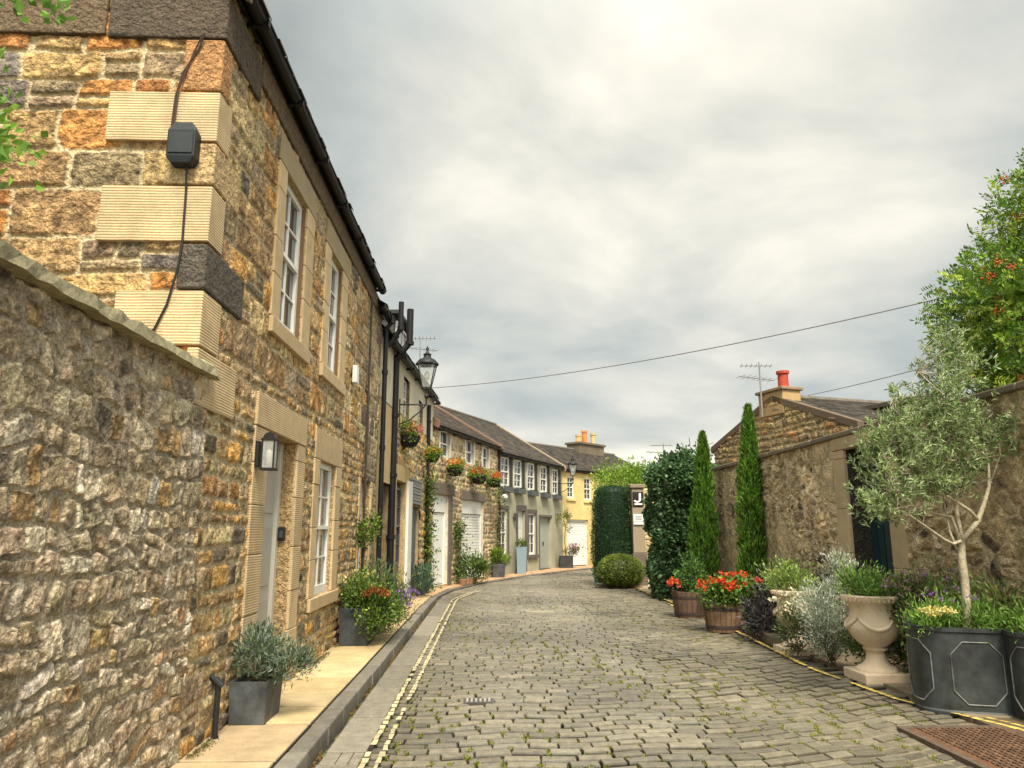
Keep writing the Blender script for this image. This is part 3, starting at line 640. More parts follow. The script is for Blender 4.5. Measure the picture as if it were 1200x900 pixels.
rubble(mb, H1, 6.9, 8.34, 0, 5.75, .018, 12, [((.24, .18, .11), 3), ((.32, .25, .15), 3), ((.40, .31, .18), 2), ((.17, .13, .09), 1)], ops, lay=dict(ch=(.24, .40), cw=(.25, .55), snap=.2), depth=.014, gap=.007)
rubble(mb, G1, 5.6, 8.0, 2.4, 7.0, .012, 13, [((.34, .22, .095), 3), ((.26, .19, .115), 2.5), ((.44, .20, .06), 1.8), ((.18, .145, .11), 1.2), ((.42, .28, .125), 2.2)], (), top=lambda u: 5.9 + (8.0 - u) * .62, lay=dict(ch=(.21, .38), cw=(.26, .62), snap=.38), depth=.022, gap=.008, rough=.024, warp=.05)
rubble(mb, G1, 0, 5.6, 2.0, 8.6, .05, 14, P_H1, (), top=lambda u: 5.9 + np.minimum(8 - u, u) * .62)
reveals(mb, H1, ops, (.45, .31, .15), .24)
mb.build('wall', M_stone, h1, smooth=True)
body(h1, H1, 8.34, 5.8, 8, 2.5, (.25, .19, .12), M_stonefar)
slates(h1, H1, -.1, 7.55, 5.85, 8, 2.5, 21, ov=.2)
slates(h1, H1, 7.56, 8.5, 5.62, 8, 2.5, 22, ov=.2, name='lower_roof')
mb = MB(); skew(mb, H1, -.03, 5.86, 8, 2.5, wd=.14, th=.12); mb.build('skew_coping', M_dressed, h1, bevel=.01)
# dressed corner blocks, wrapping round both faces
q = [(4.40, 4.80, .78, .22, 1), (4.06, 4.39, .33, .52, 0), (3.62, 4.05, .76, .24, 1), (3.27, 3.61, .17, .78, 2), (2.86, 3.26, .58, .32, 1), (2.45, 2.85, .05, .74, 1), (4.81, 5.24, .26, .16, 3)]
mb = MB(); mb2 = MB()
for z0, z1, a, b, k in q:
    c = {1: SAND, 0: SAND2, 2: (.10, .085, .065), 3: (.42, .22, .09)}[k]; c = np.array(c) * random.uniform(.94, 1.06)
    (mb if k == 1 or z0 < 2.5 else mb2).box((-2.05 - a, 5.08 - .046, z0 + .004), (-2.05 + .030, 5.08 + b, z1 - .004), c)
mb.build('quoin', M_ribbed, h1, bevel=.009)
mb2.box((-2.9, 5.03, 5.25), (-2.01, 5.9, 5.62), (.10, .075, .05)); mb2.box((-4.5, 5.03, 5.27), (-2.92, 5.3, 5.63), (.15, .105, .06)); mb2.box((-2.045, 5.91, 5.45), (-2.01, 13.3, 5.72), (.15, .105, .06))
mb2.build('smooth_quoin', M_stone, h1, bevel=.014)
# window and door surrounds
def surround(H, o, lw, rw, lint, sill, name, n1=.03, seed=1, lft=True):
    a, b, c, d = o; rb = []
    rb += stack(a - lw, a, c, d, (.42, .36, .5), 0) + stack(b, b + rw, c, d, (.5, .38, .44), 0)
    [blocks(h1, name, H, q_, -.02, n1, M_tooled, seed=seed) for q_ in (rb[:sum(1 for z_ in rb if z_[1] <= a + .001)], rb[sum(1 for z_ in rb if z_[1] <= a + .001):])] 
    if lint: blocks(h1, 'lintel', H, [(a - lw, b + rw, d, d + lint)], -.02, n1 + .003, M_tooled, seed=seed + 1)
    if sill: blocks(h1, 'sill', H, [(a - lw, b + rw, c - sill, c)], -.10, n1 + .025, M_dressed, seed=seed + 2)
    # smooth reveal stones
    [blocks(h1, 'reveal', H, [q_], -.23, -.021, M_dressed, col=(.46, .31, .15), seed=seed, bevel=0) for q_ in ((b, b + .02, c, d), (a - .02, a, c, d))]
surround(H1, ops[0], .27, .34, 0, .16, 'window_surround', seed=1)
surround(H1, ops[1], .32, .36, 0, .16, 'window_surround', seed=4)
surround(H1, ops[2], .40, .33, .30, 0, 'door_surround', seed=7)
surround(H1, ops[3], .28, .34, .36, .15, 'window_surround', seed=10)
surround(H1, ops[4], .12, .16, 0, 0, 'door_surround', seed=13)
[blocks(h1, 'dark_jamb', H1, [q_], -.12, .0, M_dressed, col=(.16, .10, .055), bevel=0) for q_ in ((2.612, 2.622, 3.56, 5.08), (4.632, 4.642, 3.56, 5.08))]
[blocks(h1, 'lintel', H1, [q_], -.02, .032, M_dressed, col=(.34, .26, .15), seed=20) for q_ in ((1.5, 3.0, 5.10, 5.40), (3.55, 5.05, 5.10, 5.40))]
for o, rec, nc, nr in ((ops[0], .085, 2, 2), (ops[1], .085, 2, 2), (ops[3], .08, 2, 2)):
    sash(h1, H1, o[0], o[1], o[2], o[3], -rec, nc, nr, fw=.07)
mb = MB(); a, b, c, d = ops[2]
mb.fbox(H1, a, a + .07, c, d, -.20, -.13, (.40, .38, .33)); mb.fbox(H1, b - .09, b, c, d, -.20, -.125, (.55, .52, .45)); mb.fbox(H1, a + .07, b - .09, d - .08, d, -.20, -.13, (.4, .38, .33)); mb.fbox(H1, a, b, c, c + .10, -.20, .02, (.3, .25, .17)); mb.build('door_frame', M_paint, h1, bevel=.004)
mb = MB(); mb.fbox(H1, a + .07, b - .09, c + .1, d - .08, -.21, -.16, (.42, .41, .36))
for i in range(2):
    for j in range(3): mb.fbox(H1, a + .15 + i * .41, a + .47 + i * .41, c + .25 + j * .7, c + .82 + j * .7, -.158, -.148, (.38, .37, .33))
dr = mb.build('door', M_paint, h1, bevel=.006); mb = MB(); mb.tube([H1.P(a + .16, 1.15, -.16), H1.P(a + .16, 1.15, -.10)], .025, (.4, .32, .12)); mb.build('handle', M_metal, dr)
mb = MB(); a, b, c, d = ops[4]; mb.fbox(H1, a, b, c, d, -.24, -.18, (.035, .045, .04))
for j in range(3): mb.fbox(H1, a + .15, b - .15, c + .15 + j * .72, c + .72 + j * .72, -.179, -.17, (.045, .055, .05))
mb.build('door', M_paint, h1, bevel=.005); mb = MB(); mb.fbox(H1, b - .07, b, c, d, -.179, -.12, WHITE); mb.build('door_frame', M_paint, h1)
# gutters and downpipes
def gutter(parent, F, u0, u1, z, n=.13, col=BLK, rr=.06):
    mb = MB(); k = 8
    V = []
    for u in (u0, u1):
        for s in (rr, rr - .008):
            for j in range(k + 1): t = pi + pi * j / k; V.append(F.P(u, z + s * sin(t), n + s * cos(t)))
    m = k + 1; Fc = []
    for j in range(k): Fc += [(j, j + 1, j + 1 + 2 * m, j + 2 * m), (m + j, m + j + 1, m + j + 1 + 2 * m, m + j + 2 * m)]
    Fc += [(0, m, 3 * m, 2 * m), (k, m + k, 3 * m + k, 2 * m + k)]
    mb.add(V, Fc, col); x = u0 + .4
    while x < u1: mb.fbox(F, x, x + .03, z - rr - .012, z - rr + .03, -.01, n + rr, col); mb.fbox(F, x, x + .05, z - rr - .004, z + .006, n + rr - .004, n + rr + .008, col); x += 1.15
    mb.fbox(F, u0, u1, z + .002, z + .17, .0, .035, (.03, .027, .024))
    return mb.build('gutter', M_metal, parent)
gutter(h1, H1, .0, 7.52, 5.76); gutter(h1, H1, 7.45, 8.5, 5.52, rr=.065)
def pipe(parent, pts, rad, col=BLK, name='downpipe', every=1.4):
    mb = MB(); mb.tube(pts, rad, col, 12); L = 0
    for a, b in zip(pts[:-1], pts[1:]):
        a, b = np.array(a), np.array(b); l = np.linalg.norm(b - a); d = (b - a) / l; t = .15
        mb.tube([a - d * .035, a + d * .035], rad * 1.3, col, 12)
        while t < l and l > 1: mb.tube([a + d * (t - .04), a + d * (t + .04)], rad * 1.28, col, 12); t += every
    return mb.build(name, M_metal, parent, smooth=False)
pipe(h1, [(-1.96, 13.46, .13), (-1.96, 13.46, 5.30), (-1.86, 13.46, 5.45), (-1.86, 13.46, 5.56)], .045)
pipe(h1, [(-1.93, 13.62, 5.05), (-1.80, 13.62, 5.22), (-1.71, 13.6, 5.36), (-1.71, 13.6, 5.88)], .05, name='vent_pipe')
pipe(h1, [(-1.99, 11.93, .15), (-1.99, 11.93, 5.4)], .018, (.05, .04, .03), name='thin_pipe')
pipe(h1, [(-1.99, 5.83, .10), (-1.99, 5.83, .50), (-2.06, 5.83, .56)], .022, (.02, .02, .02), name='waste_pipe', every=.3)
# junction box with cable, alarm box, key safe, wall lantern
t = thing('junction_box', 'black weatherproof box on the pale corner blocks of the gable wall', 'junction box', (-2.23, 5.03, 4.17))
mb = MB(); mb.add([(x, y, z) for z, e_ in ((4.18, .03), (4.23, 0), (4.43, 0), (4.50, .035)) for x, y in ((-2.33 + e_, 5.035), (-2.13 - e_, 5.035), (-2.13 - e_, 4.93 + e_ * .5), (-2.33 + e_, 4.93 + e_ * .5))], [(i * 4 + j, i * 4 + (j + 1) % 4, i * 4 + 4 + (j + 1) % 4, i * 4 + 4 + j) for i in range(3) for j in range(4)] + [(3, 2, 1, 0), (12, 13, 14, 15)], (.02, .024, .027)); mb.build('case', M_metal, t, bevel=.006)
mb = MB(); mb.box((-2.315, 4.922, 4.25), (-2.145, 4.932, 4.41), (.03, .034, .036)); mb.build('cover', M_metal, t, bevel=.003)
mb = MB(); mb.tube([(-2.16, 5.0, 5.26), (-2.2, 5.02, 5.15), (-2.30, 5.02, 4.95), (-2.34, 5.02, 4.75), (-2.35, 5.02, 4.4), (-2.31, 5.02, 4.22), (-2.24, 5.02, 4.2)], .007, (.05, .03, .02), 6); mb.tube([(-2.17, 5.0, 5.26), (-2.24, 5.02, 5.1), (-2.32, 5.015, 4.8), (-2.33, 5.01, 4.45)], .006, (.05, .03, .02), 6)
tag(mb.build('cable', M_metal), 'pair of dark cables curving down the corner from the eaves to the black box', 'cable')
mb = MB(); mb.tube([(-2.20, 4.99, 4.2), (-2.2, 5.02, 4.0), (-2.195, 5.025, 3.6), (-2.21, 5.02, 3.4), (-2.26, 5.02, 3.15), (-2.33, 5.02, 2.97), (-2.4, 5.03, 2.90), (-2.48, 5.03, 2.88)], .008, (.02, .018, .016), 6)
tag(mb.build('cable', M_metal), 'black cable hanging from the bottom of the black box to the garden wall top', 'cable')
mb = MB(); mb.box((-2.02, 10.62, 3.72), (-1.95, 10.80, 3.98), (.7, .69, .64)); tag(mb.build('alarm_box', M_paint, bevel=.01), 'small white box high on the rubble wall beyond the second upper window', 'alarm box')
t = thing('key_safe', 'small black key box on the door reveal under the wall lantern', 'key safe', (-2.12, 7.83, 1.5))
mb = MB(); mb.box((-2.17, 7.79, 1.50), (-2.10, 7.838, 1.64), (.02, .02, .022)); mb.build('case', M_metal, t, bevel=.012); mb = MB(); mb.box((-2.155, 7.78, 1.53), (-2.115, 7.789, 1.6), (.06, .06, .06)); mb.build('keypad', M_metal, t, bevel=.002)
t = thing('wall_lantern', 'black box lantern with arched top and clear glass beside the front door', 'lantern', (-1.90, 6.38, 2.08))
x, y = -1.91, 6.46; c_ = (.02, .018, .016); mb = MB(); hw = .05
for sx in (-1, 1):
    for sy in (-1, 1): mb.box((x + sx * hw - .006, y + sy * hw - .006, 2.13), (x + sx * hw + .006, y + sy * hw + .006, 2.37), c_)
mb.box((x - hw - .012, y - hw - .012, 2.11), (x + hw + .012, y + hw + .012, 2.13), c_); mb.box((x - hw - .012, y - hw - .012, 2.37), (x + hw + .012, y + hw + .012, 2.385), c_)
V = []; k = 10
for yy in (y - hw, y + hw):
    for j in range(k + 1): a = pi * j / k; V.append((x + hw * cos(a), yy, 2.385 + .05 * sin(a)))
mb.add(V, [(j, j + 1, j + k + 2, j + k + 1) for j in range(k)], c_); mb.F.append(np.array([(0, j, j + 1) for j in range(1, k)] + [(k + 1, k + 2 + j, k + 1 + j) for j in range(1, k)]) + mb.n - len(V))
mb.build('frame', M_metal, t)
mb = MB()
for sx in (-1, 1): mb.box((x + sx * hw - .002, y - hw, 2.13), (x + sx * hw + .002, y + hw, 2.37)); mb.box((x - hw, y + sx * hw - .002, 2.13), (x + hw, y + sx * hw + .002, 2.37))
mb.build('glass', M_clear, t)
mb = MB(); mb.box((-2.02, y - .05, 2.14), (-1.99, y + .05, 2.36), c_); mb.box((-2.0, y - .015, 2.2), (-1.945, y + .015, 2.23), c_); mb.build('bracket', M_metal, t)
mb = MB(); mb.lathe((x, y, 2.14), [(.0, 0), (.02, 0), (.02, .05), (.032, .08), (.03, .13), (.0, .16)], (.75, .72, .6), 12); mb.build('bulb', M_paint, t, smooth=True)

# ============================================================ GARDEN WALL (left foreground)
gw = thing('garden_wall', 'tall old rubble garden wall with sloping stone coping, left foreground', 'wall', (-2.05, 2, 0))
GW = Fr((-2.03, -4), (-2.03, 5.3)); mb = MB()
rubble(mb, GW, 6.2, 9.28, 0, 2.68, .0078, 31, P_GW, stones=layout(6.2, 9.3, 0, 1.0, np.random.default_rng(5), (.07, .14), (.08, .26), .3) + layout(6.2, 9.3, 1.0, 2.7, np.random.default_rng(9), (.11, .24), (.07, .22), .85), depth=.015, gap=.010, rough=.020, warp=.09, rot=.35, edge=.010, mort=(.43, .355, .25))
cellwall(mb, GW, 0, 6.2, 0, 2.68, .03, 32, P_GW, size=(.16, .105), depth=.05)
mb.box((-2.5, -4, -.05), (-2.07, 5.06, 2.68), (.27, .22, .14)); mb.build('wall', M_stone, gw, smooth=False)
mb = MB(); y = -4.0; r = np.random.default_rng(41)
while y < 5.28:
    l = r.uniform(.5, 1.0); y1 = min(5.30, y + l)
    if 5.30 - y1 < .2: y1 = 5.30
    c = np.array((.25, .22, .13)) * r.uniform(.8, 1.15); k = 9; us = np.linspace(y + .004, y1 - .004, k)
    V = []
    for u in us:
        x0, x1 = (-2.56, -1.945) if u < 5.03 else (-2.01, -1.945)
        j = r.normal(0, .006, 4); V += [(x0, u, 2.67), (x1 + j[0], u, 2.665 + j[1]), (x1 + j[2] - .01, u, 2.735 + j[3]), (x0, u, 2.78)]
    Fq = [(i * 4 + q_, i * 4 + 4 + q_, i * 4 + 4 + (q_ + 1) % 4, i * 4 + (q_ + 1) % 4) for i in range(k - 1) for q_ in range(4)] + [(3, 2, 1, 0), (4 * k - 4, 4 * k - 3, 4 * k - 2, 4 * k - 1)]
    mb.add(V, Fq, c); y = y1
mb.build('coping', attr_mat('mossy_coping', var=.4, vscale=12, bump=.8, bscale=50, bdist=.008), gw)

# ============================================================ HOUSE 2
H2 = Fr((-2.05, 13.46), (-1.62, 20.87)); L2_ = H2.L
h2 = thing('cottage', 'narrow house with cream upper wall and dark blue doors beyond the black pipes', 'house', (-2.0, 17, 0))
o2 = [(.35, 1.35, .12, 2.5), (1.75, 2.95, .12, 2.62), (3.75, 5.15, .12, 2.15), (2.55, 3.3, 4.05, 4.95), (4.7, 5.4, 4.0, 4.8)]
mb = MB(); rubble(mb, H2, 1.5, L2_, 0, 4.05, .03, 51, P_H1, o2, depth=.03); reveals(mb, H2, o2, (.4, .3, .17)); mb.build('stone_wall', M_stonefar, h2, smooth=True)
mb = MB(); flatwall(mb, H2, .0, L2_, 4.05, 5.35, [o2[3], o2[4]], (.55, .50, .36)); mb.build('cream_wall', M_render, h2)
mb = MB(); flatwall(mb, H2, .0, 1.5, 0, 4.05, [o2[0]], (.46, .34, .17)); mb.build('sandstone_wall', M_dressed, h2)
body(h2, H2, L2_, 5.3, 7, 2.3, (.4, .36, .27), M_render); slates(h2, H2, 0, L2_, 5.35, 7, 2.3, 52)
gutter(h2, H2, .1, L2_, 5.2)
mb = MB(); mb.fbox(H2, 2.2, 3.8, 5.3, 6.25, -1.6, -.2, (.05, .045, .04)); mb.fbox(H2, 2.1, 3.9, 6.25, 6.33, -1.7, -.05, (.03, .03, .03)); dm = mb.build('dormer', M_slate, h2); sash(dm, H2, 2.35, 3.65, 5.5, 6.15, -.195, 3, 1, single=True)
sash(h2, H2, *o2[3], -.12, 2, 2); sash(h2, H2, *o2[4], -.12, 2, 2)
blocks(h2, 'door_surround', H2, [(1.55, 1.75, .12, 2.62), (2.95, 3.15, .12, 2.62), (1.45, 3.3, 2.62, 2.95)], -.02, .05, M_dressed, col=(.5, .36, .17))
blocks(h2, 'pilaster', H2, [(2.98, 3.5, .12, 2.68)], -.02, .10, M_paint, col=WHITE)
mb = MB(); mb.fbox(H2, .35, 1.35, .12, 2.5, -.2, -.14, (.04, .05, .05)); mb.build('door', M_paint, h2)
mb = MB(); mb.fbox(H2, 1.75, 2.95, .12, 2.62, -.16, -.10, (.06, .075, .09)); d_ = mb.build('door', M_paint, h2); sash(d_, H2, 1.85, 2.85, .9, 2.5, -.097, 2, 2, col=(.05, .06, .07))
mb = MB(); mb.fbox(H2, 3.75, 5.15, .12, 2.15, -.14, -.08, (.05, .075, .10))
for i in range(7): mb.fbox(H2, 3.80 + i * .19, 3.97 + i * .19, .2, 2.1, -.079, -.07, (.055, .08, .105))
mb.build('double_door', M_paint, h2)
mb = MB()
for i in range(8): mb.fbox(H2, 3.75, 5.15, 2.22 + i * .075, 2.28 + i * .075, .03, .06 + .01 * (i % 2), (.20, .22, .23))
mb.build('louvre', M_paint, h2)
pipe(h2, [(-1.93, 14.8, .13), (-1.93, 14.8, 5.05), (-1.82, 14.8, 5.2), (-1.67, 14.8, 5.38), (-1.67, 14.8, 6.10)], .07, name='soil_pipe', every=1.2)
pipe(h2, [(-1.64, 19.6, .1), (-1.64, 19.6, 4.9)], .05)
mb = MB(); mb.box((-1.93, 18.9, .05), (-1.60, 19.35, .22), (.06, .055, .05)); tag(mb.build('stone_block', M_kerb, bevel=.03), 'low dark stone block on the pavement before the blue doors', 'stone block')

# street lantern with wall bracket
def lantern(name, label, base, wall, sc=1.0):
    x, y, z = base; t = thing(name, label, 'street lantern', (x, y, z), 'old style lanterns on wall brackets')
    c_ = (.02, .022, .022); mb = MB(); b, tp, h = .085 * sc, .185 * sc, .50 * sc; z0 = z + .36 * sc
    for i in range(4):
        a = pi / 4 + i * pi / 2; p0 = np.array((x + b * 1.414 * cos(a), y + b * 1.414 * sin(a), z0)); p1 = np.array((x + tp * 1.414 * cos(a), y + tp * 1.414 * sin(a), z0 + h)); a2 = a + pi / 2
        q0 = np.array((x + b * 1.414 * cos(a2), y + b * 1.414 * sin(a2), z0)); q1 = np.array((x + tp * 1.414 * cos(a2), y + tp * 1.414 * sin(a2), z0 + h))
        mb.tube([p0, p1], .012 * sc, c_, 6); mb.tube([p0, q0], .014 * sc, c_, 6); mb.tube([p1, q1], .016 * sc, c_, 6)
    mb.build('frame', M_metal, t)
    g = MB()
    for i in range(4):
        a = pi / 4 + i * pi / 2; a2 = a + pi / 2
        g.add([(x + q_ * 1.38 * cos(k_), y + q_ * 1.38 * sin(k_), zz) for q_, k_, zz in ((b, a, z0), (b, a2, z0), (tp, a2, z0 + h), (tp, a, z0 + h))], [(0, 1, 2, 3)])
    g.build('glass', M_clear, t)
    rf = MB(); rf.lathe((x, y, z0 + h), [(tp * 1.32, 0), (tp * 1.36, .02 * sc), (tp * .95, .11 * sc), (tp * .45, .16 * sc), (tp * .42, .22 * sc), (tp * .5, .23 * sc), (tp * .2, .27 * sc), (.02 * sc, .32 * sc), (.035 * sc, .35 * sc), (.005, .42 * sc)], c_, 16); rf.build('cap', M_metal, t, smooth=True)
    lm = MB(); lm.lathe((x, y, z0 + h * .35), [(.0, 0), (.05 * sc, .02), (.06 * sc, .12 * sc), (.0, .2 * sc)], (.6, .6, .55), 12); lm.build('lamp', M_paint, t, smooth=True)
    br = MB(); br.tube([(x, y, z), (x, y, z0)], .02 * sc, c_); br.lathe((x, y, z + .12 * sc), [(.02 * sc, 0), (.05 * sc, .06 * sc), (.03 * sc, .12 * sc)], c_, 10)
    w_ = np.array(wall); p = np.array((x, y, z)); br.tube([w_ + np.array((0, 0, 0)), p], .018 * sc, c_); br.tube([w_ + np.array((0, 0, -.42 * sc)), w_ * .62 + p * .38 + np.array((0, 0, -.34 * sc)), w_ * .25 + p * .75 + np.array((0, 0, -.16 * sc)), p], .014 * sc, c_)
    br.tube([w_ + np.array((0, 0, -.5 * sc)), w_ + np.array((0, 0, .12 * sc))], .024 * sc, c_); br.build('bracket', M_metal, t)
    return t
lantern('street_lantern', 'large black lantern on a long bracket near the twin vent pipes', (-1.36, 15.5, 4.22), (-1.93, 15.5, 4.22), 1.0)

# hanging baskets and window flower boxes
def basket(label, c, rw, seed, fcols=ORANGE, long=0, wall=None):
    x, y, z = c; t = thing('flower_basket', label, 'flower basket', c, 'baskets and boxes of flowers on the house fronts')
    mb = MB(); mb.lathe((x, y, z - rw * .95), [(.01, 0), (rw * .6, .03), (rw * .85, rw * .5), (rw * .95, rw * .95), (rw * .8, rw * .95)], (.012, .011, .009), 16); mb.build('pot', M_wood, t)
    b = [(x, y, z + rw * .35, rw * 1.1, rw * 1.1, rw * .7), (x + rw * .1, y - rw * .3, z - rw * .2, rw * .8, rw * .6, rw * .5)]
    mb = MB(); bushleaves(mb, b, 1400, .055, .03, BRIGHTG, seed=seed)
    tr = np.random.default_rng(seed); k = 160; P = np.stack([x + tr.normal(0, rw * .6, k), y + tr.normal(0, rw * .6, k), z - tr.random(k) * rw * 2.2], 1); leafquads(mb, P, tr.normal(size=(k, 3)) - np.array((0, 0, 1)), .05, .025, colmix(GREEN, k, tr), r=tr)
    mb.build('foliage', M_leaf, t)
    fb = MB(); k = 170; d = tr.normal(size=(k, 3)); d /= np.linalg.norm(d, axis=1, keepdims=True); kl = np.floor(tr.random(k) * 24).astype(int); dc = tr.normal(size=(40, 3)); dc[:, 2] = np.abs(dc[:, 2]) ; dc[:, 1] -= .5; dc[:, 0] += .5; dc /= np.linalg.norm(dc, axis=1, keepdims=True)
    P = np.array((x, y, z + rw * .3)) + dc[kl] * np.array((1.15, 1.15, .8)) * rw + d * .03; leafquads(fb, P, d, .045, .04, colmix(fcols, k, tr), r=tr); fb.build('blossom', M_leaf, t)
    if wall is not None: wb = MB(); wb.tube([wall, (x, y, z - rw * .7)], .012, BLK, 6); wb.tube([(wall[0], wall[1], wall[2] - .2), (x, y, z - rw * .7)], .012, BLK, 6); wb.build('bracket', M_metal, t)
basket('big basket of green leaves and orange flowers beside the street lantern bracket', (-1.76, 15.9, 3.60), .27, 61, [(.75, .2, .05), (.6, .25, .3)], wall=(-1.9, 15.95, 3.5))
basket('smaller basket of yellow green leaves over the end of the blue doors', (-1.45, 18.6, 3.45), .19, 62, [(.6, .25, .05)], wall=(-1.75, 18.6, 3.3))

# ============================================================ HOUSE 3 (rubble with two white garage doors)
H3 = Fr((-1.62, 20.87), (.28, 26.8)); L3 = H3.L
h3 = thing('garage_cottage', 'rubble cottage with two white garage doors and flower boxes under three small windows', 'house', (-.7, 24, 0))
o3 = [(.05, 1.28, .1, 2.62), (2.42, 4.6, .1, 2.55), (.5, 1.3, 3.72, 4.5), (2.72, 3.5, 3.70, 4.47), (4.4, 5.1, 3.68, 4.42)]
mb = MB(); rubble(mb, H3, 0, L3, 0, 4.62, .03, 71, [((.36, .27, .16), 3), ((.45, .34, .2), 2), ((.25, .19, .13), 2), ((.30, .15, .08), .7)], o3, depth=.03, lay=dict(ch=(.12, .28), cw=(.15, .4))); reveals(mb, H3, o3, (.5, .45, .35)); mb.build('stone_wall', M_stonefar, h3, smooth=True)
body(h3, H3, L3, 4.6, 6.5, 2.0, (.3, .24, .16), M_stonefar); slates(h3, H3, .15, L3 - .1, 4.62, 6.5, 2.0, 72, cols=((.095, .068, .045), (.12, .09, .062), (.075, .056, .04)))
mb = MB(); skew(mb, H3, 0.0, 4.66, 6.5, 2.0, col=(.22, .12, .08), wd=.12); mb.build('skew_coping', M_dressed, h3); mb = MB(); skew(mb, H3, L3 - .02, 4.62, 6.5, 2.0, col=(.2, .12, .08), wd=.10); mb.build('skew_coping', M_dressed, h3)
gutter(h3, H3, 0, L3, 4.50)
blocks(h3, 'lintel', H3, [(-.02, 1.7, 2.62, 2.95, (.14, .11, .085)), (2.3, 4.72, 2.55, 2.84, (.16, .13, .10))], -.03, .04, M_dressed); blocks(h3, 'jamb', H3, [(1.28, 1.58, .05, 2.62, (.15, .12, .1))], -.03, .03, M_dressed)
for i, o in enumerate(o3[2:]):
    sash(h3, H3, *o, -.10, 2, 1, single=False); blocks(h3, 'window_surround', H3, [(o[0] - .09, o[0], o[2], o[3]), (o[1], o[1] + .09, o[2], o[3]), (o[0] - .09, o[1] + .09, o[3], o[3] + .09)], -.02, .035, M_paint, col=(.6, .57, .5)); 
def garage(parent, F, o, n, ribs, col=WHITE, head=.35, hbar=True, seed=0):
    a, b, c, d = o; mb = MB(); mb.fbox(F, a, b, d - head, d, n, n + .05, np.array(col) * .96); mb.fbox(F, a, a + .07, c, d - head, n, n + .045, col); mb.fbox(F, b - .07, b, c, d - head, n, n + .045, col); mb.build('garage_frame', M_paint, parent, bevel=.006)
    mb = MB(); z = c + .02; h = (d - head - c - .03) / ribs
    for i in range(ribs): mb.fbox(F, a + .075, b - .075, z + .003, z + h - .006, n - .02, n + .012, np.array(col) * .97); z += h
    g = mb.build('garage_door', M_paint, parent, bevel=.008); mb = MB(); mb.fbox(F, (a + b) / 2 - .06, (a + b) / 2 + .06, c + .95, c + .99, n + .012, n + .04, (.1, .1, .1)); mb.build('handle', M_metal, g)
garage(h3, H3, o3[0], -.12, 1, head=.5); garage(h3, H3, o3[1], -.12, 22, head=.42)
pipe(h3, [tuple(H3.P(L3 - .08, .1, .08)), tuple(H3.P(L3 - .08, 4.45, .08))], .045)
basket('basket of orange and green trailing flowers above the first white garage door', H3.P(1.0, 3.40, .3), .26, 63, ORANGE, wall=H3.P(1.0, 3.4, 0))
basket('basket packed with red flowers between the two garage doors and the drainpipe, nearer one', H3.P(3.2, 3.3, .3), .26, 64, REDF, wall=H3.P(3.2, 3.3, 0))
basket('basket of red and orange flowers nearest the grey rendered house', H3.P(4.8, 3.28, .3), .26, 65, REDF + ORANGE, wall=H3.P(4.8, 3.28, 0))
def climber(label, path, wd, n, seed, cols=GREEN, L=.075, name='climbing_plant', fl=None):
    t = thing(name, label, 'climbing plant', path[0]); mb = MB(); mb.tube(path, [.022] * (len(path) - 1) + [.008], (.10, .07, .04), 6); mb.build('stem', M_bark, t)
    r = np.random.default_rng(seed); p = np.array(path); tt = r.random(n) * (len(p) - 1.001); i = tt.astype(int); P = p[i] + (p[i + 1] - p[i]) * (tt - i)[:, None]; cl = vnoise(tt * 3, tt * 0, seed, .6)
    P = P + r.normal(size=(n, 3)) * wd * (.25 + cl[:, None] * .8) * np.array((.8, 1, .6)); mb = MB(); leafquads(mb, P, r.normal(size=(n, 3)) + np.array((.5, -.4, -.2)), L, L * .7, colmix(cols, n, r) * (.6 + .7 * vnoise(P[:, 2] * 2, P[:, 1], seed + 1, .4))[:, None], r=r); mb.build('foliage', M_leaf, t)
climber('climbing plant winding up the drainpipe left of the first white garage door', [(-1.62, 19.5, .08), (-1.57, 19.5, 1.2), (-1.63, 19.5, 2.2), (-1.55, 19.5, 3.0)], .17, 1300, 66, BRIGHTG[:2] + GREEN)
climber('climbing plant on the stone pier between the two white garage doors', [H3.P(1.9, .1, .15), H3.P(1.95, .9, .12), H3.P(1.85, 1.5, .1), H3.P(1.9, 1.9, .08)], .3, 900, 67)
climber('thin pale climber on the drainpipe at the corner of the grey rendered house', [H3.P(5.9, .4, .15), H3.P(5.85, 1.5, .15), H3.P(5.8, 2.4, .15), H3.P(5.95, 3.1, .12)], .25, 500, 68, [(.25, .28, .12), (.16, .2, .06)])
b_ = H3.P(2.35, .1, .35); plant('shrub', 'spiky green shrub at the foot of the pier between the garage doors', 'shrub', b_, [(b_[0], b_[1], .42, .5, .4, .38)], 1300, .16, .03, GREEN, seed=69, up=1.0)
r = np.random.default_rng(2)
for i in range(4):
    p = H3.P(1.55 + i * .32, .06, .40); mb = MB(); mb.lathe((p[0], p[1], .05), [(.0, 0), (.08, 0), (.11, .16), (.095, .16), (.09, .13), (.0, .13)], (.30, .16, .09), 14)
    tag(mb.build('clay_pot', M_clay, smooth=False), ['small clay pot at the near end of the row below the pier shrub', 'small clay pot, second from the near end below the pier shrub', 'small clay pot, third from the near end below the pier shrub', 'small clay pot at the far end of the row below the pier shrub'][i], 'pot', 'clay pots at the foot of the pier')

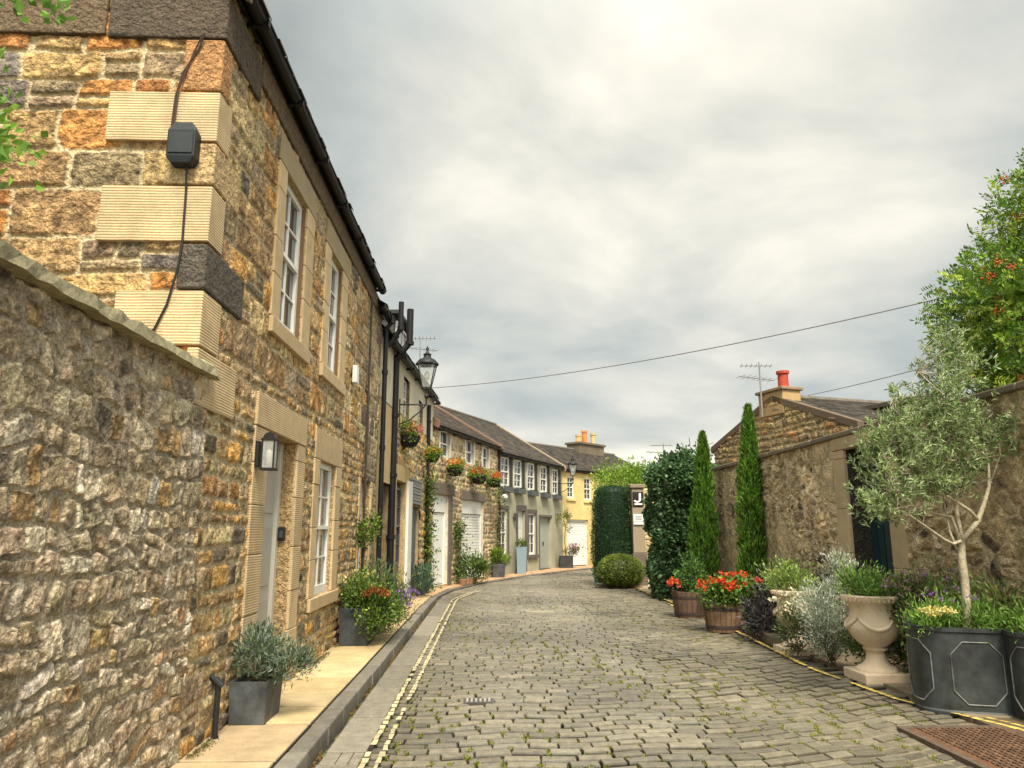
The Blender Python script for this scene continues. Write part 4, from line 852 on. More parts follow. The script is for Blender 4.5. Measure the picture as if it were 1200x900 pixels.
# planters
def boxplanter(label, corners, z0, z1, col, flare=.0, m=None, group='dark planters along the house fronts', name='planter', rim=.02):
    (x0, y0), (x1, y1) = corners; t = thing(name, label, 'planter', ((x0 + x1) / 2, (y0 + y1) / 2, z0), group); f = flare; mb = MB(); cx, cy = (x0 + x1) / 2, (y0 + y1) / 2
    def ring(e, z): return [(x0 - e, y0 - e, z), (x1 + e, y0 - e, z), (x1 + e, y1 + e, z), (x0 - e, y1 + e, z)]
    V = ring(-f, z0) + ring(0, z1) + ring(-rim, z1) + ring(-rim, z1 - .05)
    mb.add(V, [(i * 4 + j, i * 4 + (j + 1) % 4, i * 4 + 4 + (j + 1) % 4, i * 4 + 4 + j) for i in range(3) for j in range(4)] + [(3, 2, 1, 0)], col); mb.build('body', m or M_lead, t)
    mb = MB(); mb.add(ring(-rim, z1 - .04), [(0, 1, 2, 3)], (.05, .035, .02)); mb.build('soil', M_soil, t); return t
boxplanter('charcoal square planter by the front door holding a silvery bush, nearest one', ((-2.03, 6.18), (-1.73, 6.64)), .124, .44, (.055, .062, .066), .015)
plant('lavender_bush', 'silvery grey green bush in the nearest square planter by the front door', 'bush', (-1.88, 6.4, .42), [(-1.86, 6.38, .60, .25, .26, .17), (-1.62, 6.38, .56, .20, .2, .16), (-1.90, 6.5, .66, .2, .2, .15)], 3600, .055, .011, SILVER + [(.08, .13, .05)], seed=101, nst=30, srad=.004, up=.8, sig=.2)
boxplanter('dark square planter with mixed green and red shrubs further up the pavement', ((-1.98, 10.2), (-1.58, 10.85)), .124, .60, (.03, .036, .042), .02)
plant('mixed_shrub', 'bushy mound of green leaves with a reddish top spilling over the second planter', 'shrub', (-1.75, 10.5, .55), [(-1.54, 10.3, .56, .28, .26, .28), (-1.75, 10.55, .76, .30, .3, .24), (-1.48, 10.8, .52, .25, .28, .26)], 4800, .055, .03, BRIGHTG[1:] + GREEN, seed=102, nst=24, flowers=[([(-1.50, 10.22, .76, .16, .12, .1)], 50, .035, [(.35, .10, .03), (.25, .12, .03)]), ([(-1.25, 10.9, .55, .15, .25, .25)], 14, .03, PURPLE), ([(-1.75, 10.5, .9, .3, .3, .2)], 8, .03, YELLOW)])
plant('feathery_shrub', 'taller blue green feathery shrub with purple spikes behind the second planter', 'shrub', (-1.7, 11.3, .12), [(-1.75, 11.25, .80, .32, .3, .35), (-1.42, 11.4, .52, .28, .3, .36)], 3000, .075, .014, [(.07, .13, .06), (.11, .18, .09), (.05, .09, .03), (.22, .25, .06)], seed=103, nst=20, up=.8, flowers=[([(-1.2, 11.4, .5, .18, .25, .3)], 16, .03, PURPLE)])
t = thing('standard_tree', 'small lollipop tree with a thin stem against the rubble wall', 'tree', (-1.93, 11.75, .12)); mb = MB(); mb.tube([(-1.93, 11.75, .12), (-1.95, 11.75, .8), (-1.92, 11.73, 1.5)], [.018, .015, .01], (.12, .09, .05), 6)
stems(mb, (-1.92, 11.73, 1.3), [(-1.9, 11.7, 1.6, .2, .2, .2)], 12, .005, (.12, .09, .05), 4); mb.build('trunk', M_bark, t); mb = MB(); bushleaves(mb, [(-1.88, 11.7, 1.6, .24, .26, .26)], 700, .06, .035, BRIGHTG + GREEN, seed=104, shell=.5); mb.build('crown', M_leaf, t)
plant('foxglove_clump', 'loose blue green plants at the foot of the dark blue doors', 'plant', (-1.72, 18.2, .1), [(-1.6, 18.2, .45, .22, .5, .35)], 700, .10, .035, [(.06, .12, .07), (.1, .17, .1)], seed=105, up=.9)
plant('daisy_clump', 'low white and yellow flowers on the pavement by the black pipes', 'flowers', (-1.72, 13.9, .12), [(-1.7, 13.9, .3, .2, .5, .2)], 600, .05, .02, GREEN, seed=106, flowers=[([(-1.68, 13.9, .35, .2, .5, .2)], 24, .03, [(.7, .68, .6), (.6, .5, .1)])])
p = H3.P(5.55, 0, .25); boxplanter('dark square planter with spiky green leaves at the corner of the grey rendered house', ((p[0] - .22, p[1] - .22), (p[0] + .22, p[1] + .22)), .05, .50, (.05, .05, .055), .02)
plant('spiky_plant', 'spiky light green plant in the planter by the corner drainpipe', 'plant', (p[0], p[1], .47), [(p[0], p[1], .72, .26, .26, .26)], 700, .2, .03, BRIGHTG, seed=107, up=1.4)
#@@PART3

# ============================================================ HOUSE 4 (grey render) and HOUSE 5 (yellow)
H4 = Fr((.28, 26.8), (3.23, 33.3)); L4 = H4.L
h4 = thing('rendered_cottage', 'pale green grey rendered cottage with five upper windows in dark surrounds', 'house', (1.7, 30, 0))
o4 = [(.22, 1.05, 3.2, 4.28), (1.5, 2.3, 3.2, 4.28), (2.88, 3.68, 3.18, 4.27), (4.36, 5.16, 3.16, 4.26), (5.82, 6.6, 3.14, 4.24), (.16, .86, .72, 2.35), (1.85, 2.6, .05, 2.35), (2.95, 3.75, .68, 2.28), (4.2, 5.6, .05, 2.15)]
G4 = (.32, .305, .22); DK = (.11, .095, .085)
mb = MB(); flatwall(mb, H4, 0, L4, 0, 4.42, o4, G4); mb.build('render_wall', M_render, h4); body(h4, H4, L4, 4.4, 6.5, 2.05, G4, M_render)
slates(h4, H4, .05, L4 - .05, 4.46, 6.5, 2.0, 82, cols=((.085, .068, .048), (.11, .088, .062), (.065, .052, .04))); gutter(h4, H4, .05, L4 - .05, 4.34)
mb = MB(); skew(mb, H4, L4 - .02, 4.46, 6.5, 2.0, col=(.32, .25, .16), wd=.10, th=.1); mb.build('skew_coping', M_dressed, h4)
mb = MB(); mb.fbox(H4, -.1, .9, 6.2, 6.52, -3.9, -2.9, (.10, .085, .07)); mb.build('wallhead', M_slate, h4, bevel=.05)
for i, o in enumerate(o4[:5]):
    a, b, c, d = o; sash(h4, H4, a, b, c, d, -.07, 2, 2, fw=.06); blocks(h4, 'window_surround', H4, [(b, b + .26, c - .02, d + .02, (.045, .04, .036)), (a - .09, a, c - .02, d, (.5, .48, .4))], -.02, .03, M_dressed, var=.05)
    bx = thing('window_box', ['grey window box below the first upper window of the grey cottage, nearest the red flowers', 'grey window box below the second upper window of the grey cottage', 'grey window box below the middle upper window of the grey cottage', 'grey window box below the fourth upper window of the grey cottage', 'grey window box below the last upper window, next to the yellow house'][i], 'window box', H4.P((a + b) / 2, c - .2, .12), 'window boxes on the grey rendered cottage')
    mb = MB(); mb.fbox(H4, a - .0, b - .02, c - .22, c - .03, .01, .2, (.05, .058, .065)); mb.build('box', M_paint, bx, bevel=.01)
    mb = MB(); k = 120; P = np.array([H4.P(a + random.random() * (b - a), c - .02, .05 + random.random() * .15) for _ in range(k)]); leafquads(mb, P, rng.normal(size=(k, 3)) + np.array((0, 0, 1)), .045, .02, colmix(DARKG, k, rng)); mb.build('foliage', M_leaf, bx)
for o in (o4[5], o4[7]):
    a, b, c, d = o; sash(h4, H4, a, b, c, d, -.10, 2, 2, fw=.06); blocks(h4, 'window_surround', H4, [(a - .12, a, c, d, DK), (b, b + .14, c, d, DK), (a - .12, b + .14, d, d + .16, DK)], -.02, .035, M_dressed); blocks(h4, 'sill', H4, [(a - .14, b + .16, c - .14, c, DK)], -.09, .08, M_dressed)
a, b, c, d = o4[6]; blocks(h4, 'door_surround', H4, [(a - .14, a, c, d, DK), (b, b + .14, c, d, DK), (a - .14, b + .14, d, d + .22, DK)], -.02, .035, M_dressed)
mb = MB(); mb.fbox(H4, a, b, c, d, -.17, -.11, (.62, .63, .60)); 
for j in range(3): mb.fbox(H4, a + .12, b - .12, c + .15 + j * .75, c + .75 + j * .75, -.109, -.10, (.55, .56, .54))
dr = mb.build('door', M_paint, h4); mb = MB(); mb.fbox(H4, a + .08, a + .12, 1.0, 1.15, -.109, -.06, (.05, .05, .05)); mb.build('handle', M_metal, dr)
a, b, c, d = o4[8]; mb = MB(); mb.fbox(H4, a, b, c, d, -.2, -.13, (.26, .29, .24))
for i in range(7): mb.fbox(H4, a + .02 + i * .196, a + .2 + i * .196, c + .03, d - .05, -.129, -.12, (.28, .31, .26))
dr = mb.build('double_door', M_paint, h4); mb = MB(); mb.fbox(H4, (a + b) / 2 - .02, (a + b) / 2 + .02, 1.0, 1.15, -.119, -.08, (.03, .03, .03)); mb.build('handle', M_metal, dr); blocks(h4, 'door_surround', H4, [(a - .1, b + .1, d, d + .1, DK), (a - .08, a, c, d, DK)], -.02, .03, M_dressed)
t = thing('wall_lamp', 'small white globe lamp on a scroll bracket at the corner of the grey cottage', 'wall lamp', H4.P(.05, 2.7, .2)); mb = MB(); pc = H4.P(.05, 2.75, .25); mb.lathe((pc[0], pc[1], 2.68), [(.0, 0), (.08, .03), (.11, .1), (.08, .18), (.0, .21)], (.75, .73, .65), 14); mb.build('globe', M_paint, t, smooth=True); mb = MB(); mb.tube([H4.P(.05, 2.62, 0), H4.P(.05, 2.58, .2), H4.P(.05, 2.68, .25)], .015, BLK, 6); mb.build('bracket', M_metal, t)
t = thing('wall_lamp', 'small dark lamp between the ground floor window and the grey cottage door', 'wall lamp', H4.P(1.45, 2.0, .1)); mb = MB(); mb.fbox(H4, 1.38, 1.5, 1.95, 2.25, .05, .17, (.06, .06, .05)); mb.build('case', M_metal, t, bevel=.01); mb = MB(); mb.fbox(H4, 1.42, 1.46, 2.0, 2.1, 0, .05, BLK); mb.build('bracket', M_metal, t)
p = H4.P(1.45, 0, .32); boxplanter('tall pale blue planter beside the cottage door', ((p[0] - .19, p[1] - .19), (p[0] + .19, p[1] + .19)), .05, 1.02, (.20, .27, .31), .03, m=M_paint)
plant('potted_shrub', 'rounded green shrub in the tall blue planter', 'shrub', (p[0], p[1], .98), [(p[0], p[1], 1.12, .27, .27, .16)], 600, .05, .03, GREEN, seed=110)
p = H4.P(6.35, 0, .4); boxplanter('black square planter with a little tree at the corner of the yellow house', ((p[0] - .28, p[1] - .25), (p[0] + .28, p[1] + .25)), .05, .55, (.025, .025, .025), .01)
t = thing('potted_tree', 'slim little tree in the black planter at the corner of the yellow house', 'tree', (p[0], p[1], .5)); mb = MB(); mb.tube([(p[0], p[1], .5), (p[0] - .05, p[1], 1.2), (p[0], p[1], 1.9)], [.025, .02, .01], (.15, .10, .06), 6); mb.build('trunk', M_bark, t); mb = MB(); bushleaves(mb, [(p[0] - .1, p[1], 2.1, .28, .28, .4), (p[0] + .15, p[1], 1.7, .25, .25, .2)], 600, .07, .04, [(.2, .22, .06), (.13, .16, .04)], seed=111); mb.build('crown', M_leaf, t)
plant('pink_flower_clump', 'loose plant with pink flowers spilling right of the black planter', 'flowers', (p[0] + .1, p[1], .5), [(p[0] + .25, p[1] - .1, .75, .35, .3, .22)], 700, .07, .03, [(.10, .13, .05), (.18, .15, .07)], seed=112, flowers=[([(p[0] + .35, p[1] - .2, .8, .35, .3, .25)], 18, .05, [(.6, .25, .3), (.5, .2, .3)])])

H5 = Fr((3.23, 33.3), (8.7, 39.2)); L5 = H5.L; YEL = (.62, .47, .20)
h5 = thing('yellow_house', 'yellow painted house with a white ribbed garage door at the bend', 'house', (6, 36, 0))
o5 = [(.38, .86, 3.05, 4.02), (1.68, 2.22, 3.0, 4.02), (.30, 1.95, .05, 2.1), (2.5, 3.3, .05, 2.0), (4.2, 4.9, 2.95, 4.0), (4.2, 6.2, .05, 2.1)]
mb = MB(); flatwall(mb, H5, 0, L5, 0, 4.35, o5, YEL); mb.build('render_wall', M_render, h5); body(h5, H5, L5, 4.3, 5, 1.3, YEL, M_render)
slates(h5, H5, .08, L5, 4.38, 5, 1.3, 92, cols=((.075, .06, .045), (.10, .08, .058), (.055, .046, .036))); gutter(h5, H5, .05, L5, 4.27)
mb = MB(); skew(mb, H5, .02, 4.4, 5, 1.3, col=(.36, .29, .19), wd=.09, th=.1); mb.build('skew_coping', M_dressed, h5)
for i in (0, 1, 4): a, b, c, d = o5[i]; sash(h5, H5, a, b, c, d, -.08, 2, 2, fw=.05); blocks(h5, 'sill', H5, [(a - .1, b + .1, c - .13, c, (.6, .48, .2))], -.07, .07, M_render)
garage(h5, H5, o5[2], -.14, 10, head=.1, seed=1); garage(h5, H5, o5[5], -.14, 10, head=.1, seed=1)
mb = MB(); a, b, c, d = o5[3]; mb.fbox(H5, a, b, c, d, -.15, -.08, WHITE); mb.build('door', M_paint, h5)
# chimney on the ridge
cp = H5.P(3.4, 0, -3.25); mb = MB(); mb.fbox(H5, 4.3, 6.5, 4.9, 6.0, -2.95, -2.1, (.15, .12, .08)); mb.fbox(H5, 4.22, 6.58, 6.0, 6.12, -3.03, -2.02, (.14, .11, .08)); ch = mb.build('chimney', M_render, h5, bevel=.02)
for u, hh, c_ in ((4.75, .42, (.5, .33, .14)), (5.3, .68, (.50, .19, .06)), (6.1, .62, (.5, .36, .16))):
    mb = MB(); q_ = H5.P(u, 0, -2.52); mb.lathe((q_[0], q_[1], 6.12), [(.15, 0), (.13, hh - .1), (.16, hh - .1), (.16, hh), (.11, hh), (.11, hh - .3)], c_, 16); mb.build('chimney_pot', M_clay, ch)
# roofs further round the bend
h6 = thing('far_house', 'roof of a further house seen beyond the yellow house chimney', 'house', (11, 42, 0)); H6 = Fr((8.9, 39.4), (20, 43.5)); mb = MB(); flatwall(mb, H6, 0, H6.L, 0, 4.0, [], (.5, .45, .33)); mb.build('render_wall', M_render, h6); body(h6, H6, H6.L, 4.0, 6.5, 1.1, (.5, .45, .33), M_render); slates(h6, H6, 0, H6.L, 4.05, 6.5, 1.1, 94, sw=.4, ex=.25)
lantern('street_lantern', 'smaller far lantern on a bracket at the corner of the yellow house', (3.60, 32.3, 3.62), (3.0, 32.65, 3.62), .95)
climber('loose yellow green creeper on the yellow house beside the topiary', [H5.P(2.3, .1, .3), H5.P(2.4, 1.2, .3), H5.P(2.5, 2.2, .3), H5.P(2.9, 3.4, .3), H5.P(3.1, 4.3, .4)], .55, 1800, 113, [(.25, .30, .06), (.16, .22, .04), (.3, .28, .1)], L=.09)
# roof aerials
def aerial(label, x, y, z0, z1, ang, sc=1.0):
    t = thing('roof_aerial', label, 'aerial', (x, y, z0), 'television aerials on the roofs'); c_ = (.25, .25, .25)
    mb = MB(); mb.tube([(x, y, z0), (x, y, z1)], .018 * sc, c_, 6); mb.build('mast', M_metal, t)
    for k, (dz_, l, da) in enumerate(((-.08, .7, 0), (-.38, .9, .5))):
        a = ang + da; d = np.array((cos(a), sin(a), .05)); s_ = np.array((-sin(a), cos(a), 0)); p = np.array((x, y, z1 + dz_)); mb = MB(); mb.tube([p - d * l * .4 * sc, p + d * l * .6 * sc], .012 * sc, c_, 5)
        for i in range(7): q_ = p + d * (l * (-.35 + .15 * i)) * sc; mb.tube([q_ - s_ * .2 * sc + np.array((0, 0, .0)), q_ + s_ * .2 * sc], .006 * sc, c_, 4)
        mb.build('antenna', M_metal, t)
aerial('tall television aerial behind the large street lantern', -1.95, 19.9, 5.7, 6.9, .1, 1.0)
# ============================================================ RIGHT SIDE
# gateway: pillar, signs, topiary, ball bush
t = thing('gate_pillar', 'square stone gate pillar with a dark lower block beside the clipped yew', 'pillar', (4.42, 22.4, 0))
mb = MB(); mb.box((4.20, 22.15, 0), (4.62, 22.6, .95), (.13, .105, .085)); mb.build('base_block', M_dressed, t, bevel=.02); mb = MB()
for z0, z1 in ((.955, 1.7), (1.705, 2.3), (2.305, 2.85)): mb.box((4.23, 22.18, z0), (4.59, 22.57, z1), np.array((.27, .22, .15)) * random.uniform(.8, 1.15))
mb.box((4.18, 22.13, 2.855), (4.64, 22.62, 2.97), (.22, .18, .12)); mb.build('shaft', M_dressed, t, bevel=.02)
def text(parent, s, size, loc, m, name='lettering', font_scale=(1, 1)):
    c = bpy.data.curves.new('txt', 'FONT'); c.body = s; c.size = size; c.extrude = .004; c.align_x = 'CENTER'; c.align_y = 'CENTER'; c.offset = .012
    o = bpy.data.objects.new('txt', c); COL.objects.link(o); bpy.context.view_layer.update(); me = bpy.data.meshes.new_from_object(o.evaluated_get(bpy.context.evaluated_depsgraph_get())); bpy.data.objects.remove(o)
    me.materials.clear(); me.materials.append(m); q_ = bpy.data.objects.new(name, me); COL.objects.link(q_); q_.parent = parent; q_.location = np.array(loc) - WP[parent.name]; q_.rotation_euler = (R(90), 0, 0); return q_
def plain(name, c, rough=.5):
    m, tt, b = mat(name); b.inputs['Base Color'].default_value = (*c, 1); b.inputs['Roughness'].default_value = rough; return m
M_wl = plain('white_lettering', (.8, .8, .78)); M_bl = plain('grey_lettering', (.12, .12, .12))
t = thing('house_sign', 'black sign with a large white letter J at the top of the gate pillar', 'sign', (4.41, 22.15, 2.3)); mb = MB(); mb.box((4.25, 22.145, 2.32), (4.57, 22.17, 2.74), (.015, .015, .015)); mb.build('board', M_paint, t, bevel=.004); jb = MB(); [jb.add([(4.41 + x0, 22.14, z0), (4.41 + x1, 22.14, z1), (4.41 + x2, 22.14, z2), (4.41 + x3, 22.14, z3), (4.41 + x0, 22.146, z0), (4.41 + x1, 22.146, z1), (4.41 + x2, 22.146, z2), (4.41 + x3, 22.146, z3)], BOXF, (.85, .85, .83)) for x0, z0, x1, z1, x2, z2, x3, z3 in [(.02, 2.70, .08, 2.70, .08, 2.52, .02, 2.52)] + [(-.035 + .055 * cos(-a_), 2.52 + .055 * sin(-a_), -.035 + .115 * cos(-a_), 2.52 + .1 * sin(-a_), -.035 + .115 * cos(-a_ - .45), 2.52 + .1 * sin(-a_ - .45), -.035 + .055 * cos(-a_ - .45), 2.52 + .055 * sin(-a_ - .45)) for a_ in np.arange(0, 2.6, .45)]]; jb.build('lettering', M_paint, t)
mb = MB(); mb.box((4.29, 22.138, 2.355), (4.53, 22.144, 2.40), (.72, .72, .68)); mb.build('strip', M_paint, t)
t = thing('notice_sign', 'small white notice with grey text below the black sign on the pillar', 'sign', (4.41, 22.15, 1.8)); mb = MB(); mb.box((4.25, 22.145, 1.78), (4.56, 22.17, 2.08), (.78, .77, .74)); mb.build('board', M_paint, t, bevel=.004)
mb = MB()
for z, a, b in ((2.02, 4.32, 4.49), (1.975, 4.30, 4.51), (1.93, 4.31, 4.50)):
    x = a
    while x < b: l = random.uniform(.012, .03); mb.box((x, 22.139, z - .012), (x + l, 22.144, z + .012), (.2, .2, .2)); x += l + .008
mb.box((4.26, 22.139, 1.855), (4.55, 22.144, 1.87), (.2, .2, .2)); mb.build('lettering', M_paint, t)
# clipped yew column
def clipped(name, label, prof, c, n, L, W, cols, ccol, seed, cat, base_stem=None, jit=.05, flat=1.0):
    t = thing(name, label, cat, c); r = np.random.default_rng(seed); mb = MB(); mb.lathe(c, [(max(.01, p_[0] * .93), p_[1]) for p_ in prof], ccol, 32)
    zs = np.array([p_[1] for p_ in prof]); rs = np.array([p_[0] for p_ in prof]); seg = np.hypot(np.diff(zs), np.diff(rs)) * (rs[1:] + rs[:-1]); cum = np.concatenate([[0], np.cumsum(seg)]); q_ = r.random(n) * cum[-1]
    i = np.clip(np.searchsorted(cum, q_) - 1, 0, len(seg) - 1); f = (q_ - cum[i]) / seg[i]; z = zs[i] + (zs[i + 1] - zs[i]) * f; rad = rs[i] + (rs[i + 1] - rs[i]) * f; th = r.random(n) * 2 * pi
    lump = 1 + .20 * (vnoise(th * 2, z, seed, .5) - .5) + .08 * (vnoise(th * 6, z * 3, seed + 1, .5) - .5); rad = rad * lump * (1 + r.normal(0, jit * .35, n))
    P = np.stack([c[0] + rad * np.cos(th), c[1] + rad * np.sin(th), c[2] + z + r.normal(0, .01, n)], 1); nx = np.stack([np.cos(th), np.sin(th), np.where(z > zs[-1] * .9, 1., .3)], 1)
    leafquads(mb, P, nx + r.normal(size=(n, 3)) * .7, L, W, colmix(cols, n, r) * (.45 + 1.2 * vnoise(th * 5, z * 2.5, seed + 3, .5))[:, None], r=r); mb.build('crown', M_leaf, t)
    mb = MB(); mb.tube([c, (c[0], c[1], c[2] + prof[-1][1] * .6)], .05, (.1, .07, .04), 8); mb.build('trunk', M_bark, t)
clipped('clipped_yew', 'tall dark clipped yew column with a rounded top left of the gate pillar', [(.50, .08), (.58, .4), (.60, 1.0), (.58, 1.8), (.55, 2.4), (.50, 2.75), (.40, 2.88), (.05, 2.93)], (3.72, 22.75, 0), 15000, .05, .022, [(.02, .06, .022), (.035, .085, .03), (.06, .12, .035)], (.012, .03, .014), 121, 'clipped yew', jit=.13)
clipped('ball_bush', 'low rounded yellow green bush in front of the clipped yew', [(.25, .08), (.5, .16), (.64, .38), (.62, .58), (.48, .78), (.28, .88), (.03, .92)], (3.75, 21.75, 0), 8000, .055, .028, [(.15, .20, .03), (.22, .27, .05), (.10, .14, .025)], (.05, .07, .018), 122, 'bush', jit=.09)
# courtyard wall and the light tree above it
t = thing('courtyard_wall', 'tan rubble wall seen through the gateway behind the pillar', 'wall', (6, 23.3, 0)); CW = Fr((4.66, 23.3), (9, 23.3)); mb = MB(); rubble(mb, CW, 0, 4.3, 0, 2.9, .03, 131, [((.42, .33, .19), 3), ((.34, .25, .14), 2), ((.25, .19, .12), 1)], depth=.03); mb.box((4.66, 23.33, 0), (9, 23.7, 2.9), (.35, .27, .16)); mb.build('wall', M_stonefar, t, smooth=False)
t = thing('garden_tree', 'light green leafy tree spreading over the gateway behind the clipped yew', 'tree', (5.3, 26, 0)); mb = MB(); mb.tube([(5.3, 26, 0), (5.25, 26, 1.6), (5.2, 26, 3.0)], [.12, .1, .06], (.12, .09, .05)); bl = [(4.6, 25.6, 3.35, 1.0, .8, .5), (6.0, 25.8, 3.3, 1.1, .8, .5), (5.3, 26, 3.1, 1.2, .9, .5), (7.2, 26, 3.2, .9, .8, .5)]
stems(mb, (5.25, 26, 1.8), bl, 30, .02, (.12, .09, .05), 5); mb.build('trunk', M_bark, t); mb = MB(); bushleaves(mb, bl, 7500, .11, .06, [(.20, .32, .03), (.27, .38, .05), (.14, .24, .03)], seed=132, cmul=(.75, 1.25)); mb.build('crown', M_leaf, t)
# ivy wall
t = thing('ivy_wall', 'wall end completely covered in dark glossy ivy left of the cypresses', 'ivy', (4.65, 18.6, 0)); mb = MB(); mb.box((4.30, 17.98, 0), (5.35, 19.4, 2.95), (.25, .2, .13)); mb.build('wall', M_stonefar, t)
r = np.random.default_rng(140); n_ = 15000; side = r.random(n_); z = r.random(n_) ** .95 * 3.2
x = np.where(side < .62, r.uniform(4.20, 5.5, n_), 4.20 + r.normal(0, .04, n_)); y = np.where(side < .62, 17.88 + r.normal(0, .05, n_), r.uniform(17.9, 19.4, n_))
bul = fbm(x * 1 + y, z, 141, .6, 3) * .75 + .05; low_ = np.clip((z - .0) / .8, 0, 1); nx_ = np.where((side < .62)[:, None], np.array((0, -1., 0)), np.array((-1., 0, 0)))
x = np.where(side >= .62, x - bul * low_, x + (1 - low_) * .08); y = np.where(side < .62, y - bul, y)
mb = MB(); leafquads(mb, np.stack([x, y, z], 1), nx_ + r.normal(size=(n_, 3)) * .6 + np.array((0, 0, -.5)), .10, .085, colmix([(.025, .07, .022), (.045, .10, .035), (.07, .14, .045), (.16, .24, .11)], n_, r) * (.45 + 1.2 * vnoise(x + y, z, 142, .3))[:, None], r=r)
bushleaves(mb, [(4.4, 18.3, 3.1, .4, .4, .3), (5.0, 18.3, 3.2, .5, .4, .35), (4.75, 18.6, 3.2, .5, .5, .3)], 3000, .10, .08, [(.05, .11, .04), (.09, .16, .06)], seed=143); mb.build('ivy', M_leaf, t)
mb = MB(); [mb.tube([(4.9 + i * .12, 18.3, 3.2), (4.85 + i * .14, 18.3, 3.6 + .1 * (i % 3)), (4.75 + i * .2, 18.2, 3.75 + .12 * (i % 2))], .008, (.08, .06, .04), 4) for i in range(5)]; mb.build('twig', M_bark, t)
# little far chimney behind the ivy
t = thing('far_chimney', 'tiny distant chimney with one pot rising behind the ivy', 'chimney', (7.4, 30, 0)); mb = MB(); mb.box((7.1, 29.8, 0), (7.7, 30.3, 4.35), (.35, .28, .18)); mb.build('stack', M_stonefar, t, bevel=.03); mb = MB(); mb.lathe((7.4, 30.05, 4.35), [(.14, 0), (.12, .3), (.14, .3), (.1, .34)], (.2, .14, .08), 12); mb.build('chimney_pot', M_clay, t)
aerial('distant slanting television aerial over the gateway tree', 7.05, 29.9, 4.2, 5.1, 2.6, 1.3)
# main right wall with the dark doorway
RW = Fr((5.0, 17.9), (5.0, -3)); wy = 17.9
rw = thing('roadside_wall', 'long stained brown stone wall with flat coping and a dark doorway on the right', 'wall', (5.2, 8, 0)); od = [(wy - 10.25, wy - 9.2, .1, 2.72)]
def rtop(u): return 2.92 + 0 * u
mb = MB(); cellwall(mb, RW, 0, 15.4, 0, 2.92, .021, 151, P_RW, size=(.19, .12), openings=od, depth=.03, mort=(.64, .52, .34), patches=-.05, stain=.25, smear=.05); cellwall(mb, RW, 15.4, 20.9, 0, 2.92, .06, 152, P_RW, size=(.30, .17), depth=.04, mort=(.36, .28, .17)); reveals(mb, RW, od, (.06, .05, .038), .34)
mb.box((5.06, -3, -.05), (5.5, 9.188, 2.9), (.3, .23, .14)); mb.box((5.06, 10.262, -.05), (5.5, 17.9, 2.9), (.3, .23, .14)); mb.box((5.06, 9.188, 2.732), (5.5, 10.262, 2.9), (.3, .23, .14)); mb.build('wall', M_stone, rw, smooth=False)
mb = MB(); r = np.random.default_rng(153); y = -3
while y < 17.9:
    l = r.uniform(.5, .9); y1 = min(17.92, y + l); e_ = r.uniform(-.008, .008); mb.box((4.93 + e_, y + .004, 2.9), (5.58, y1 - .004, 2.975 + e_), np.array((.17, .135, .095)) * r.uniform(.8, 1.2)); y = y1
mb.build('coping', M_dressed, rw, bevel=.015)
blocks(rw, 'door_surround', RW, stack(od[0][1], od[0][1] + .34, .1, 2.72, (.6, .45, .7)) + [(x_[0] - .12, x_[1], x_[2], x_[3]) for x_ in stack(od[0][0] - .22, od[0][0], .1, 2.72, (.7, .5, .6))] + [(od[0][0] - .34, od[0][1] + .34, 2.72, 2.9)], -.06, .05, M_dressed, col=(.42, .32, .19), seed=3)
mb = MB(); mb.fbox(RW, *od[0], -.34, -.26, (.02, .045, .055))
for i in range(6): mb.fbox(RW, od[0][0] + .03 + i * .17, od[0][0] + .17 + i * .17, .2, 2.6, -.259, -.245, (.012, .035, .042))
d_ = mb.build('door', M_paint, rw); mb = MB(); mb.tube([RW.P(od[0][0] + .15, 1.1, -.25), RW.P(od[0][0] + .15, 1.1, -.19)], .03, (.1, .1, .1)); mb.build('handle', M_metal, d_)
# gabled house behind the wall
HG = Fr((5.57, 18.2), (6.94, 13.8)); LG = HG.L
hg = thing('gabled_house', 'ochre rubble gable end rising behind the roadside wall with a chimney on top', 'house', (6.3, 16, 0))
def gt(u): return 3.62 + .86 * (1 - np.abs(u - LG / 2) / (LG / 2))
mb = MB(); rubble(mb, HG, 0, LG, 1.5, 4.5, .022, 161, [((.42, .30, .13), 3), ((.33, .24, .12), 2.5), ((.24, .18, .10), 2), ((.46, .24, .09), 1)], top=gt, lay=dict(ch=(.09, .2), cw=(.12, .38)), depth=.03, mort=(.42, .32, .17), warp=.09, rot=.1); mb.build('gable_wall', M_stone, hg, smooth=True)
# body and slate roof running away from the gable; ridge perpendicular to the gable
HS = Fr(HG.P(LG, 0, 0)[:2], tuple(np.array(HG.P(LG, 0, 0)[:2]) - HG.N * 9))
body(hg, HS, 9, 3.6, LG, .85, (.3, .24, .14), M_stonefar, n0=-.02); slates(hg, HS, .05, 9, 3.62, LG, .86, 162, ov=.12)
mb = MB(); skew(mb, HS, .05, 3.63, LG, .87, wd=.08, th=.06, ov=.12, col=(.13, .09, .06)); mb.build('skew_coping', M_dressed, hg, bevel=.01)
mb = MB(); mb.fbox(HG, LG / 2 - .45, LG / 2 + .38, 4.1, 4.62, -.45, .03, (.40, .27, .13)); mb.fbox(HG, LG / 2 - .50, LG / 2 + .43, 4.62, 4.69, -.5, .08, (.24, .17, .10)); ch = mb.build('chimney', M_dressed, hg, bevel=.015)
q_ = HG.P(LG / 2 + .15, 0, -.2); mb = MB(); mb.lathe((q_[0], q_[1], 4.69), [(.13, 0), (.115, .03), (.11, .32), (.14, .33), (.14, .39), (.09, .39), (.09, .2)], (.36, .06, .03), 18); mb.build('chimney_pot', M_clay, ch, smooth=False)
